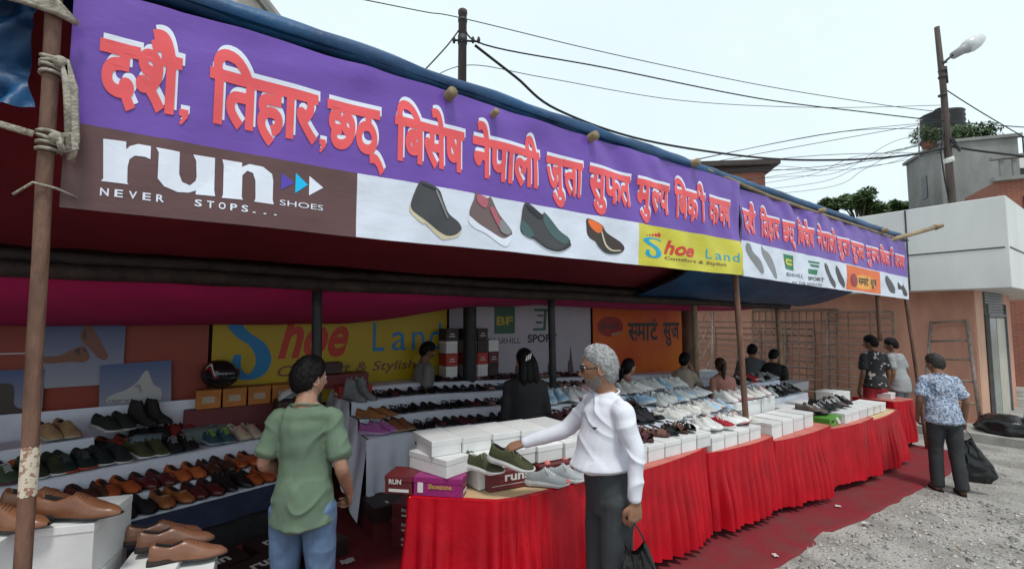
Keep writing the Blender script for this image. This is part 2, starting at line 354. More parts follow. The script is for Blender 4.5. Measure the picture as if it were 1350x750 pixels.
cable('middle black cable from the wooden pole that meets the lamp pole', [(614, 28, 9), (638, 59, 9.1), (800, 90, 10.4), (1000, 130, 11.8), (1140, 148, 12.6), (1246, 160, 13), (1350, 168, 14)], .015)
cable('thin grey wire drooping lowest from the wooden pole', [(568, 103, 9), (622, 86, 9), (720, 103, 10), (900, 133, 11.4), (1080, 142, 12.3), (1240, 139, 13)], .008)
cable('short cable dropping left from the wooden pole to the tarp', [(612, 30, 9), (590, 60, 8.8), (553, 100, 8.5)], .013)
cable('bundle of black cables leaving the lamp pole to the right', [(1250, 192, 13), (1290, 199, 13.3), (1400, 212, 14)], .035)
cable('slanting cable from the lamp pole down to the right edge', [(1246, 118, 13), (1300, 152, 13.5), (1400, 210, 14.5)], .014)
for k, (v0, v1, um, vm, lb) in enumerate(((188, 160, 1080, 178, 'faint high wire ending at the street lamp, just under the middle cable'), (207, 158, 1060, 192, 'faint wire rising from the canopy towards the lamp pole top'), (200, 202, 1080, 205, 'wire running almost level behind the thick black cable'), (236, 197, 1090, 219, 'frayed wire hanging lowest between canopy and lamp pole'), (180, 172, 1110, 174, 'fine wire passing highest of the faint ones behind the lamp'))):
    cable(lb, [(842, v0*.2+190, 16), (um, vm, 17), (1250, v1, 18)], .011, 'faint far wires')
for k in range(7):
    q = random.Random(k); cable('stray thin strand of the wire tangle left of the lamp pole', [(880+12*k, 232+5*k, 14+.5*k), (1000+15*k, 220+4*k+q.uniform(-6, 6), 14.5), (1090+8*k, 214+q.uniform(-8, 14), 14), (1180, 200+q.uniform(-16, 22), 13.6), (1250, 186+q.uniform(-14, 14), 13.1)], .0065, 'tangled strands')
b = MB(); b.tube([at(1212, 212, 22), at(1211, 155, 22)], .03, 6); b.tube([at(1207, 160, 22), at(1216, 158, 22)], .02, 5)
tag(b.build('antenna_mast', M('galvanised', (.4, .4, .42), .4, metal=.6)), 'thin pale antenna mast left of the black water tank', 'antenna')
# ------------------------------------------------------------------ stall frame
def pole(label, pts, r, mat, parts=None):
    b = MB(); P = [V(p) for p in pts]; Q = []
    for i in range(len(P)-1):
        for k in range(6): Q.append(P[i].lerp(P[i+1], k/6)+V((.004*nz(i, k, r*99), .004*nz(k, i, r*77), 0)))
    Q.append(P[-1]); b.tube(Q, [r*(1+.06*nz(i*.7, r*50)) for i in range(len(Q))], 14)
    return tag(b.build('stall_pole', mat), label, 'pole', 'poles holding up the stall')
PL = pole('rusty steel pole nearest the camera, with a torn sticker', [(-.395, 2.4, 0), (-.405, 2.4, 1.4), (-.43, 2.4, 3.3)], .0245, RUST)
b = MB()
def stk(u, v):
    a = rad(-150+150*u); z = 1.205+.17*v+.012*nz(u*6, v*9)
    return (-.403+.0263*math.cos(a), 2.4+.0263*math.sin(a), z)
b.grid(14, 10, stk); b.build('sticker', M('torn_sticker', (.62, .55, .43), .8, .2, 60, 0, col2=(.30, .16, .11), lo=.42, hi=.47, coord='Object'), PL)
pole('rusty pole standing among the white sneakers', [(4.74, 2.53, G(4.6)), (4.56, 2.53, 2.26), (4.55, 2.53, 3.1)], .029, RUST)
pole('leaning rusty pole at the far end of the long banner', [(9.95, 2.42, -.27), (9.72, 2.52, 2.15), (9.6, 2.54, 3.05)], .028, RUST)
for x, lb, m_, top in ((.92, 'dark post behind the man in the green shirt', DARKSTEEL, 2.05), (3.385, 'slim dark post behind the bearded man', DARKSTEEL, 2.05), (6.075, 'pale wooden post beside the woman holding her cheek', BAMBOO, 2.05), (8.54, 'crooked pale bamboo post by the grey hooded man', BAMBOO, 2.0)):
    pole(lb, [(x, 4.0, G(x)), (x+.02, 4.0, 1.2), (x, 4.0, top)], .04, m_)
pole('thick black post in front of the white backdrop', [(3.05, 5.2, 0), (3.05, 5.2, 2.3)], .085, DARKSTEEL)
pole('short hanging pole behind the end of the far banner', [(8.45, 2.52, 1.5), (8.38, 2.5, 2.9)], .03, RUST)
pole('thick brown timber post beside the orange backdrop', [(6.95, 4.7, G(6.9)), (6.95, 4.7, 2.2)], .1, RUST)
def knots(label, cz, n, R, cx=-.42, cy=2.4, tails=()):
    b = MB()
    for k in range(n):
        z = cz+(k-n/2)*.022; t_ = RNG.uniform(-.012, .012)
        b.tube([(cx+math.cos(a)*R, cy+math.sin(a)*R, z+t_*math.sin(a*1+k)) for a in [i*.45 for i in range(15)]], .007, 6)
    b.ball((cx+.028, cy-.034, cz), (.024, .018, .022))
    for tl in tails: b.tube(tl, [.0075]*(len(tl)), 6, ell=(1.7, .5))
    tag(b.build('rope_tie', ROPE), label, 'rope', 'ropes tied round the near pole')
knots('cloth rope knotted round the near pole with a long hanging tail', 2.79, 4, .031, -.42, 2.4, [[(-.38, 2.36, 2.8), (-.35, 2.36, 2.7), (-.335, 2.36, 2.5), (-.345, 2.37, 2.42)], [(-.38, 2.36, 2.8), (-.365, 2.36, 2.66), (-.35, 2.36, 2.46)]])
knots('cloth rope pulled level to the left round the near pole', 2.5, 4, .031, -.415, 2.4, [[(-.45, 2.37, 2.5), (-.6, 2.38, 2.53), (-1.4, 2.4, 2.56)], [(-.38, 2.355, 2.5), (-.35, 2.36, 2.52), (-.335, 2.36, 2.47), (-.365, 2.36, 2.44), (-.385, 2.355, 2.5)]])
b = MB(); b.tube([(-.49, 2.37, 2.27), (-.44, 2.36, 2.32), (-.38, 2.37, 2.31), (-.33, 2.43, 2.295)], .005, 5); tag(b.build('wire_tie', ROPE), 'thin wire tying the banner corner to the near pole', 'wire')
b = MB()
for k in range(6): b.tube([(-1.2, 2.5-.02*k, 2.95+.03*k), (-.75, 2.45, 3.02+.02*nz(k, 1)), (-.5, 2.36, 2.98+.012*k), (-.41, 2.355, 2.97+.008*k), (-.36, 2.4, 2.97)], .012, 6)
for k in range(4): b.tube([(-.62-.03*k, 2.44, 3.02), (-.66-.02*k, 2.42, 2.9-.05*k), (-.75, 2.42, 2.84-.02*k)], .010, 6)
tag(b.build('rope_bundle', ROPE), 'frayed bundle of ropes lashed at the top of the near pole', 'rope')
# beam across the stall at the inner posts
def bpts(y, z0, r, x0=-3.6, x1=8.9):
    return [(x0+(x1-x0)*i/24, y+.015*nz(i*.4, r), z0-.0085*(x0+(x1-x0)*i/24)+.012*nz(i*.6, 7+r*9)) for i in range(25)]
for k, (y, z, r, lb) in enumerate(((3.98, 2.115, .05, 'long dark bamboo beam resting on the inner posts'), (4.05, 2.20, .045, 'second dark beam lying on top of the first'))):
    b = MB(); b.tube(bpts(y, z, r), r, 10); tag(b.build('roof_beam', M('dark_bamboo', (.05, .032, .026), .75, .4, 9, .4, 40)), lb, 'beam', 'roof beams')
# purlin logs poking out at the top of the banner
for k, (u, v, lb) in enumerate(((597, 121, 'wrapped log end sticking out over the middle of the banner'), (655, 147, 'bamboo end just behind the top edge, left of the cable loops'), (786, 178, 'pale bamboo end sticking out where the cables drop behind the tarp'), (921, 213, 'bamboo end lashed near the seam of the two banners'), (1088, 277, 'log end over the far banner, beside the trees'), (1170, 303, 'tied log end at the far end of the tarp roll'))):
    p = onY(u, v, 2.38); b = MB(); b.tube([p, p+V((.05, .6, -.02)), p+V((.1, 3.2, -.35))], [.033 if k != 1 else .022]*3, 10, 0)
    a = MB(); 
    for j in range(5): a.tube([p+V((.02, .09+.02*j, 0))+V((math.cos(q)*.038, .01*math.sin(3*q), math.sin(q)*.038)) for q in [i*.5 for i in range(14)]], .009, 5)
    o = tag(b.build('roof_log', BAMBOO), lb, 'log', 'log ends over the banner'); a.build('lashing', ROPE, o)
p = onY(1190, 312, 2.4); q = onY(1232, 300, 2.2); b = MB(); b.tube([p+(p-q)*3, p, q], .035, 8); b.tube([q, q+V((.05, -.1, .03))], [.05, .03], 8)
tag(b.build('bamboo_stick', BAMBOO), 'bamboo stick jutting past the end of the far banner', 'stick')
b = MB(); b.tube([(4.0, 2.46, 3.22), (5.2, 2.455, 3.145), (6.6, 2.46, 3.12), (9.3, 2.455, 3.085)], .02, 8)
tag(b.build('bamboo_rail', BAMBOO), 'pale bamboo rail along the top of the far banner', 'rail')
# ------------------------------------------------------------------ canopy cloths
REDLIN = M('red_canopy_cloth', (.17, .009, .016), .85, .2, 2, .15, 20)
BLUETARP = M('blue_tarpaulin', (.010, .072, .18), .48, .35, 2.5, .4, 12, col2=(.006, .03, .09), lo=.35, hi=.6)
PINK = M('pink_cloth', (.52, .016, .125), .8, .12, 2, .1, 20)
def lining(x0, x1, n):
    def f(u, v):
        x = x0+(x1-x0)*u; y = 2.5+(4.02-2.5)*v; z = 3.02+(2.27-.0085*x-3.02)*v-.10*math.sin(math.pi*v)-.03*nz(x*.8, v*2)-.012*nz(x*5, v*3)
        return (x, y, z)
    return f
b = MB(); b.grid(90, 14, lining(-3.6, 5.1, 0)); tag(b.build('red_canopy', REDLIN), 'dark red cloth lining the underside of the canopy', 'canopy')
def bl(u, v):
    x = 4.8+4.9*u; y = 2.52+1.6*v; z = 2.86-.06*u+(2.12-2.86)*v-(.16+.10*math.sin(3.1*u))*math.sin(math.pi*v)-.02*nz(x*3, v*4)
    return (x, y, z)
b = MB(); b.grid(60, 14, bl); tag(b.build('blue_tarp_lining', BLUETARP), 'blue tarpaulin sagging under the far end of the canopy', 'tarpaulin')
def roof(u, v):
    x = -3.8+13.6*u; y = 2.44+3.6*v; z = 3.23-.012*max(0, x)-.55*v-.05*math.sin(v*3.14)+.03*nz(x, y)
    return (x, y, z)
b = MB(); b.grid(60, 16, roof); tag(b.build('blue_tarp_roof', BLUETARP), 'blue tarpaulin stretched over the whole stall as its roof', 'tarpaulin')
b = MB(); pts = []; rr = []
for i in range(110):
    x = -1.0+10.6*i/109; pts.append((x, 2.5+.012*nz(x*2), 3.265-.013*max(0, x-.5)+.012*nz(x*1.3, 3))); rr.append((.06 if x < 4.3 else .056)*(1+.20*nz(x*2.7, 8)+.10*nz(x*9, 3)))
b.tube(pts, rr, 16)
b.v = [(p[0], p[1]+.010*nz(p[0]*6, p[1]*30, p[2]*30), p[2]+.010*nz(p[0]*5+9, p[1]*30, p[2]*30)) for p in b.v]; tag(b.build('blue_tarp_roll', BLUETARP), 'rolled blue tarpaulin edge along the top of the banners', 'tarpaulin')
def pk(u, v):
    x = -3.4+7.0*u; zb = 1.77+.22*sm(1.4, 3.3, x)+.05*sm(-1.5, -3, x)
    y = 4.06+1.36*v; z = (2.075-.0085*x)+(zb-(2.075-.0085*x))*v**.7-.05*math.sin(3.14*v)*(1-.6*sm(1.5, 3, x))-.012*nz(x*2, v*2)
    return (x, y, z)
b = MB(); b.grid(80, 12, pk); tag(b.build('pink_ceiling_cloth', PINK), 'bright pink cloth hung as a low ceiling over the shoes', 'cloth')
def pk2(u, v):
    x = 3.45+4.6*u; y = 4.08+1.3*v; z = 2.045-.009*(x-3.4)-(.035+.03*math.sin(u*3.14))*math.sin(3.14*min(1, v*1.3))-.0*v
    return (x, y, z)
b = MB(); b.grid(50, 10, pk2); tag(b.build('pink_ceiling_cloth', PINK), 'second pink ceiling cloth beyond the slim dark post', 'cloth')
def ht(u, v):
    a = u*1.5; x = -.455-.75*u-.05*math.sin(v*3); z = 3.06-.44*v*(1-.25*u)-.10*math.sin(u*3.1)*v+.05*nz(u*4, v*4); y = 2.43+.08*math.sin(v*3.14)-.06*u+.09*nz(u*7, v*3, 2)+.05*nz(u*14-v*6, v*7)
    return (x, y, z)
b = MB(); b.grid(40, 26, ht); tag(b.build('hanging_tarp', BLUETARP), 'crumpled blue tarp bundle hanging left of the near pole', 'tarpaulin')
b = MB(); b.grid(20, 6, lambda u, v: (-.36+.04*nz(v*4, u), 2.47, 3.16-.1*v)); 
# back wall cloth
BACK = M('dark_red_back_cloth', (.10, .018, .015), .9, .2, 3, .1, 20)
b = MB(); b.grid(60, 10, lambda u, v: (-3.6+11.9*u, 5.56+.02*nz(u*30, v*2), 2.35*v+(G(-3.6+11.9*u))*(1-v))); tag(b.build('back_cloth', BACK), 'dark red cloth wall closing the back of the stall', 'cloth wall')
b = MB(); b.grid(20, 10, lambda u, v: (-3.6, 2.6+3.0*u, 2.5*v)); tag(b.build('side_cloth', BACK), 'dark red cloth wall closing the near end of the stall', 'cloth wall')
b = MB(); b.grid(40, 4, lambda u, v: (-3.6+11.9*u, 5.52, 2.1+.7*v)); tag(b.build('rear_valance', BACK), 'dark cloth strip closing the gap under the tarp roof', 'cloth')
# ------------------------------------------------------------------ lettering
def _text(s, bold=0.0, shear=0.0, cut=None):
    """outline lettering from the built-in font as (verts2d, faces)"""
    c = bpy.data.curves.new('t', 'FONT'); c.body = s; c.size = 1; c.resolution_u = 3; c.bevel_depth = bold; c.bevel_resolution = 0; c.shear = shear
    o = bpy.data.objects.new('t', c); C.objects.link(o); dg = bpy.context.evaluated_depsgraph_get()
    me = bpy.data.meshes.new_from_object(o.evaluated_get(dg)); bpy.data.objects.remove(o); bpy.data.curves.remove(c)
    bm = bmesh.new(); bm.from_mesh(me); bpy.data.meshes.remove(me)
    if cut is not None:
        bmesh.ops.bisect_plane(bm, geom=bm.verts[:]+bm.edges[:]+bm.faces[:], plane_co=(cut, 0, 0), plane_no=(1, 0, 0), clear_outer=True)
    bm.verts.ensure_lookup_table()
    if bold: bmesh.ops.delete(bm, geom=[p for p in bm.faces if min(q.co.z for q in p.verts) < -1e-6], context='FACES'); bm.verts.ensure_lookup_table(); bm.verts.index_update()
    v = [(q.co.x, q.co.y, (q.co.z/bold*.05 if bold else 0)) for q in bm.verts]; f = [[q.index for q in p.verts] for p in bm.faces]; bm.free()
    return v, f
def stroke(pts, r):
    """a round-ended pen stroke as flat polygons"""
    v = []; f = []; pts = [V((p[0], p[1])) for p in pts]
    L = []; Rr = []
    for i, p in enumerate(pts):
        t = (pts[min(i+1, len(pts)-1)]-pts[max(i-1, 0)]).normalized(); n = V((-t.y, t.x)); rr = r[i] if hasattr(r, '__len__') else r
        v += [(p.x+n.x*rr, p.y+n.y*rr, .0), (p.x-n.x*rr, p.y-n.y*rr, .0)]
    f = [[2*i, 2*i+1, 2*i+3, 2*i+2] for i in range(len(pts)-1)]
    return v, f
def compose(items, bold):
    """items: text, ('half', text, keep), ('pen', pts, r, x offset)"""
    V_, F_ = [], []; x = 0
    items = [c for it in items for c in (list(it) if isinstance(it, str) and False else [it])]
    for ki, it in enumerate(items):
        lz = .35*(ki % 3)
        if isinstance(it, str): v, f = _text(it, bold); back = .02
        elif it[0] == 'half':
            v, f = _text(it[1], bold); mx_ = max(q[0] for q in v); v, f = _text(it[1], bold, cut=mx_*it[2]); back = .02
        elif it[0] == 'pen':
            v, f = stroke([(a+x, b) for a, b in it[1]], it[2]); o = len(V_); V_ += [(q[0], q[1], .9+.1*(ki % 3)) for q in v]; F_ += [[q+o for q in p] for p in f]; continue
        mn = min(q[0] for q in v); o = len(V_)
        V_ += [(q[0]-mn+x, q[1], lz+q[2]) for q in v]; F_ += [[q+o for q in p] for p in f]
        x += max(q[0] for q in v)-mn-back
    return V_, F_
_k, _ = _text('क', .038); KY0, KY1 = min(q[1] for q in _k), max(q[1] for q in _k)
def fit(v, x0, x1, y0, y1, ky=None):
    a, b = min(q[0] for q in v), max(q[0] for q in v)
    c, d = ky or (min(q[1] for q in v), max(q[1] for q in v))
    return [(x0+(q[0]-a)/(b-a)*(x1-x0), y0+(q[1]-c)/(d-c)*(y1-y0), q[2] if len(q) > 2 else 0) for q in v]
def sheet(name, parts, mat, surf, lay, parent, dense=.06):
    """flat printed pieces [(verts2d, faces)] laid on the surface surf(x, z, layer)"""
    bm = bmesh.new()
    for v, f in parts:
        vs = [bm.verts.new((q[0], .01*(q[2] if len(q) > 2 else 0), q[1])) for q in v]
        for p in f:
            try: bm.faces.new([vs[i] for i in p])
            except ValueError: pass
    bmesh.ops.remove_doubles(bm, verts=bm.verts[:], dist=.00005)
    bmesh.ops.triangulate(bm, faces=bm.faces[:])
    for _ in range(4):
        e = [q for q in bm.edges if q.calc_length() > dense]
        if not e: break
        bmesh.ops.subdivide_edges(bm, edges=e, cuts=1); bmesh.ops.triangulate(bm, faces=bm.faces[:])
    for q in bm.verts: q.co = V(surf(q.co.x, q.co.z, lay+q.co.y*100))
    me = bpy.data.meshes.new(name); bm.to_mesh(me); bm.free(); me.materials.append(mat)
    sm_f = 'letter' not in name
    for p in me.polygons: p.use_smooth = sm_f
    o = bpy.data.objects.new(name, me); C.objects.link(o); o.parent = parent
    return o
def poly(pts): return ([(p[0], p[1]) for p in pts], [list(range(len(pts)))])
def rect(x0, x1, z0, z1, nx=1):
    return poly([(x0, z0), (x1, z0), (x1, z1), (x0, z1)])
def disc(x, z, rx, rz, n=24): return poly([(x+rx*math.cos(k*6.2832/n), z+rz*math.sin(k*6.2832/n)) for k in range(n)])
def vinyl(name, c, var=.05): return M(name, c, .42, var, 3, .06, 9, spec=.35)
def flex(name, c, rough=.4): return M(name, c, rough, .06, 1.3, .16, 2.6, spec=.4, stretch=(1, 1, 2.2), bdist=.012, detail=3)
PURPLE = flex('print_purple', srgb(112, 76, 170), .36); BROWNP = flex('print_brown', srgb(98, 68, 68)); WHITEP = flex('print_white', (.70, .74, .84))
YELLOWP = flex('print_yellow', srgb(208, 200, 60)); CORAL = vinyl('print_coral', srgb(236, 92, 96)); LETW = vinyl('print_letter_white', (.78, .82, .92))
TEALP = vinyl('print_blue', srgb(10, 160, 200)); REDP = vinyl('print_red', srgb(205, 55, 45)); ORANGEP = vinyl('print_orange', srgb(232, 110, 45)); VIOLETP = vinyl('print_violet', srgb(88, 70, 180)); CYANP = vinyl('print_cyan', srgb(0, 190, 240))
BLK = vinyl('print_black', (.03, .03, .035)); DKGREY = vinyl('print_charcoal', (.065, .065, .07)); CREAMP = vinyl('print_cream', (.62, .56, .38)); MAUVE = vinyl('print_mauve', (.17, .115, .115)); PINKP = vinyl('print_pink', (.45, .12, .16)); TEALD = vinyl('print_teal', (.07, .13, .13)); GREENP = vinyl('print_green', (.02, .20, .09)); BRNP = vinyl('print_leather', (.17, .07, .04)); GREYP = vinyl('print_grey', (.25, .25, .26)); DKBR = vinyl('print_dark_brown', (.05, .035, .03))
def quad(pl): return lambda u, v: (lambda p: (p.x, p.z))(onY(u, v, pl))
WORDS = [['दशै'], ['ितहार'], ['छठ्'], ['िबसेष'], ['नेपाली'], ['जु', ('pen', [(.02, .36), (.20, .36)], .04), 'ता'], ['सुफत'], ['मु', ('half', 'ल', .66), 'य'], ['िबक', ('pen', [(-.30, .13), (-.50, -.07)], .045), 'ी'], ['क', ('half', 'क', .55), ('pen', [(-.06, .22), (.06, .34), (.10, .45)], .045), 'ष']]
WM = [compose(w, .038) for w in WORDS]
COMMA = ([(0, 1), (.5, 1), (.5, .45), (.15, -.2), (.0, -.1), (.22, .4), (0, .5)], [[0, 1, 2, 3, 4, 5, 6]])
def wav(x, z):
    d = (x+.9*z)
    a = .016*nz(x*1.1, z*1.6, 1)+.030*nz(d*3.2, (z-.5*x)*.8, 4)*(.45+.9*sm(1.6, 3.4, x))*(.5+.9*sm(2.6, 3.1, z))+.006*nz(x*5.5, z*2.2, 9)+.016*max(0, nz((x-.7*z)*4.5, (z+.4*x)*1.1, 15))
    a += .016*math.sin(26*(z-.22*x+.12*nz(x*1.5, 7)))*sm(2.8, 3.15, z)*max(0, nz(x*.9, 21)+.15)
    for e in (-.3, 4.5): a += .007*nz(x*14, z*2.5, 11)*math.exp(-((x-e)/.3)**2)
    a += .006*math.exp(-((z-2.6)/.04)**2)*nz(x*7, 3)
    return a
def banner(name, label, surf, x0, x1, z0f, z1f, backmat=BROWNP):
    t = thing(name, label, 'banner', surf(x0, z0f(x0), 0))
    inv = t.location.copy()
    def s2(x, z, lay): return V(surf(x, z, lay))-inv
    b = MB(); n = int((x1-x0)/.05)
    b.grid(n, 22, lambda u, v: s2(x0+(x1-x0)*u, z0f(x0+(x1-x0)*u)+(z1f(x0+(x1-x0)*u)-z0f(x0+(x1-x0)*u))*v, -4))
    b.build('fabric', M('banner_back', (.55, .53, .55), .6, .05, 4, 0), t)
    return t, s2
LAY = .0022
def surf1(x, z, lay): return (x, 2.45-wav(x, z)-lay*LAY, z)
X0, X1 = -.38, 4.53
Z0 = lambda x: 2.256+.006*nz(x*1.5, 1); Z1 = lambda x: 3.185+.008*nz(x*1.2, 2)-.03*sm(.4, -.4, x)
t1, s1 = banner('shop_banner', 'long purple shoe sale banner with the brown run panel on the near side', surf1, X0, X1, Z0, Z1)
def strip(xa, xb, zl, zh, n=None):
    n = n or max(2, int((xb-xa)/.05)); m = 12
    v = [(xa+(xb-xa)*i/n, zl(xa+(xb-xa)*i/n)+(zh(xa+(xb-xa)*i/n)-zl(xa+(xb-xa)*i/n))*j/m) for i in range(n+1) for j in range(m+1)]
    return v, [[i*(m+1)+j, (i+1)*(m+1)+j, (i+1)*(m+1)+j+1, i*(m+1)+j+1] for i in range(n) for j in range(m)]
ZS = lambda x: 2.594
sheet('purple_panel', [strip(X0, X1, ZS, Z1)], PURPLE, s1, 1, t1)
pb = sheet('brown_panel', [strip(X0, .748, Z0, ZS)], BROWNP, s1, 1, t1)
pw = sheet('white_panel', [strip(.748, 2.977, Z0, ZS)], WHITEP, s1, 1, t1)
py_ = sheet('yellow_panel', [strip(2.977, X1, Z0, ZS)], YELLOWP, s1, 1, t1)
WX = [(-.294, -.022), (.079, .543), (.587, .890), (.944, 1.383), (1.443, 1.977), (2.037, 2.376), (2.437, 2.908), (2.972, 3.395), (3.47, 3.913), (3.974, 4.348)]
red, wht = [], []
for (v, f), (a, b_) in zip(WM, WX):
    q = fit(v, a, b_, 2.702, 2.958, (KY0, KY1)); red.append((q, f)); wht.append(([(p[0]+.009, p[1]+.024, p[2]) for p in q], f))
for x in (-.025, .552):
    q = fit(COMMA[0], x, x+.032, 2.665, 2.735); red.append((q, COMMA[1])); wht.append(([(p[0]+.005, p[1]+.02) for p in q], COMMA[1]))
sheet('lettering_shadow', wht, LETW, s1, 2, t1); sheet('lettering', red, CORAL, s1, 3.2, t1)
def tr(pts, sc, ox, oy, pl=2.45): return [(lambda p: (p.x, p.z))(onY(ox+u/sc, oy+v/sc, pl)) for u, v in pts]
k = 3.375
rr_ = [(190, 113), (292, 126), (292, 160), (310, 145), (345, 136), (402, 147), (400, 206), (375, 195), (330, 188), (306, 205), (298, 240), (297, 310), (303, 317), (180, 300), (190, 290)]
uu_ = [(425, 152), (530, 172), (527, 270), (540, 305), (575, 320), (600, 300), (605, 280), (603, 210), (590, 182), (687, 197), (683, 340), (687, 368), (600, 360), (602, 342), (570, 352), (520, 350), (460, 325), (432, 290), (437, 175)]
nn_ = [(720, 203), (808, 218), (806, 237), (840, 225), (900, 238), (940, 270), (945, 300), (943, 385), (948, 404), (860, 392), (866, 380), (866, 300), (855, 265), (830, 255), (808, 275), (805, 370), (810, 384), (716, 375), (722, 360), (726, 230)]
sub = [poly(tr(q, k, 80, 150)) for q in (rr_, uu_, nn_)]
def spaced(s, x0, x1, z0, z1, bold=.0):
    out = []; n = len(s); step = (x1-x0)/(n-1+.6)
    for i, ch in enumerate(s):
        if ch == ' ': continue
        v, f = _text(ch, bold); wd = step*.6*(.5 if ch in 'I.' else 1)
        out.append((fit(v, x0+i*step, x0+i*step+wd, z0, z1 if ch != '.' else z0+(z1-z0)*.2), f))
    return out
def line(s, x0, x1, z0, z1, bold=.0, shear=0):
    v, f = _text(s, bold, shear); return [(fit(v, x0, x1, z0, z1), f)]
sub += spaced('NEVER  STOPS...', -.266, .385, 2.318, 2.349, .02)+line('SHOES', .382, .581, 2.371, 2.398, .0)
sheet('logo_lettering', sub, LETW, s1, 2, pb)
for nm, pts, m_ in (('arrow', [(.385, 2.445), (.385, 2.529), (.443, 2.489)], VIOLETP), ('arrow', [(.449, 2.44), (.449, 2.541), (.506, 2.491)], CYANP), ('arrow', [(.512, 2.438), (.512, 2.537), (.579, 2.489)], LETW)):
    sheet(nm, [poly(pts)], m_, s1, 2, pb)
k = 3.4615; T = lambda q: poly(tr(smooth(q), k, 460, 220))
def smooth(pts, n=4):
    P = [V(p) for p in pts]; k = len(P); out = []
    for i in range(k):
        p0, p1, p2, p3 = (P[(i+j) % k] for j in (-1, 0, 1, 2))
        for t in range(n):
            t /= n; out.append(tuple(.5*((2*p1)+(p2-p0)*t+(2*p0-5*p1+4*p2-p3)*t*t+(3*p1-p0-3*p2+p3)*t**3)))
    return out
def printed(parent, surf, items, T):
    for i, (m_, q) in enumerate(items):
        if i == 0: o = sheet('printed_shoe', [T(q)], m_, surf, 2, parent); root = o
        else: sheet('print_patch', [T(q)], m_, surf, 2+.7*i, root if root.parent == parent and parent.type == 'EMPTY' else parent)
printed(pw, s1, [(DKGREY, [(318, 72), (345, 70), (405, 105), (425, 160), (450, 215), (495, 255), (508, 290), (480, 315), (430, 318), (350, 262), (300, 215), (280, 185), (288, 140)]), (CREAMP, [(278, 178), (290, 203), (345, 248), (430, 312), (480, 312), (506, 290), (490, 320), (440, 332), (410, 325), (345, 262), (330, 260), (285, 217), (274, 195)]), (BLK, [(335, 78), (402, 108), (400, 112), (333, 84)]), (GREYP, [(398, 112), (428, 190), (446, 232), (440, 234), (420, 192), (392, 118)])], T)
printed(pw, s1, [(MAUVE, [(575, 108), (585, 125), (600, 130), (630, 145), (645, 140), (670, 190), (690, 225), (735, 285), (738, 315), (700, 330), (620, 285), (570, 255), (545, 225), (548, 190), (565, 150)]), (LETW, [(543, 226), (580, 256), (640, 294), (700, 328), (738, 312), (728, 350), (700, 362), (620, 305), (570, 282), (540, 252)]), (PINKP, [(583, 128), (628, 148), (625, 185), (605, 185), (580, 160)]), (PINKP, [(640, 195), (660, 190), (700, 280), (685, 285)]), (GREYP, [(690, 240), (732, 290), (720, 312), (685, 290)])], T)
printed(pw, s1, [(DKGREY, [(805, 162), (880, 215), (895, 210), (960, 290), (1005, 325), (1008, 360), (960, 385), (900, 372), (840, 325), (785, 300), (785, 240)]), (TEALD, [(895, 214), (955, 290), (1003, 324), (985, 352), (930, 320), (890, 260)]), (BLK, [(812, 175), (880, 222), (872, 238), (822, 200)]), (TEALD, [(786, 245), (835, 290), (838, 330), (786, 298)]), (BLK, [(838, 318), (900, 366), (960, 378), (1008, 352), (1006, 364), (960, 386), (898, 374), (838, 328)])], T)
printed(pw, s1, [(DKBR, [(1090, 235), (1150, 265), (1175, 300), (1240, 345), (1255, 375), (1230, 395), (1170, 392), (1130, 350), (1088, 318), (1083, 270)]), (ORANGEP, [(1095, 240), (1150, 268), (1148, 298), (1125, 300), (1098, 270)]), (CREAMP, [(1148, 300), (1154, 300), (1172, 352), (1200, 378), (1238, 380), (1236, 385), (1196, 384), (1166, 358)]), (BLK, [(1130, 345), (1172, 384), (1230, 388), (1254, 376), (1230, 396), (1170, 393), (1126, 352)])], T)
def shoe_land(parent, surf, x0, x1, z0, z1, lay=2, mats=(TEALP, REDP), fat=1.0, sub=True):
    w, h = x1-x0, z1-z0; P = lambda a, b: (x0+a*w, z0+b*h)
    S_ = [(.165, .73), (.135, .77), (.06, .77), (.02, .70), (.05, .60), (.11, .50), (.135, .36), (.11, .24), (.06, .22), (.03, .30), (.035, .42)]
    Q = []
    for i in range(len(S_)-1):
        p0, p1, p2, p3 = [V(S_[max(0, min(len(S_)-1, i+j))]) for j in (-1, 0, 1, 2)]
        for t in (0, .25, .5, .75): Q.append(.5*((2*p1)+(p2-p0)*t+(2*p0-5*p1+4*p2-p3)*t*t+(3*p1-p0-3*p2+p3)*t**3))
    Q.append(V(S_[-1])); v, f = stroke(Q, [(.008+.020*math.sin(math.pi*i/len(Q))**.7)*fat for i in range(len(Q))])
    sheet('foot_letter', [([P(a, b) for a, b, _ in v], f)], mats[0], surf, lay, parent, .1)
    sheet('toe_print', [disc(*P(.03+.03*i, .84+.018*i), w*(.006+.0026*i), h*(.02+.012*i), 10) for i in range(5)], mats[1], surf, lay, parent, .1)
    sheet('red_lettering', line('hoe', *(P(.19, 0)[0], P(.50, 0)[0]), P(0, .36)[1], P(0, .80)[1], .03, .35), mats[1], surf, lay, parent, .1)
    sheet('blue_lettering', line('L', P(.62, 0)[0], P(.68, 0)[0], P(0, .40)[1], P(0, .70)[1], 0)+line('a', P(.72, 0)[0], P(.80, 0)[0], P(0, .40)[1], P(0, .60)[1])+line('n', P(.83, 0)[0], P(.90, 0)[0], P(0, .40)[1], P(0, .60)[1])+line('d', P(.93, 0)[0], P(1.0, 0)[0], P(0, .40)[1], P(0, .70)[1]), mats[0], surf, lay, parent, .1)
    if sub: sheet('small_lettering', line('Comfort & Stylish', P(.19, 0)[0], P(.85, 0)[0], P(0, .17)[1], P(0, .30)[1], .012, .2), BRNP, surf, lay+.6, parent, .1)
shoe_land(py_, s1, 3.04, 4.47, 2.27, 2.55)
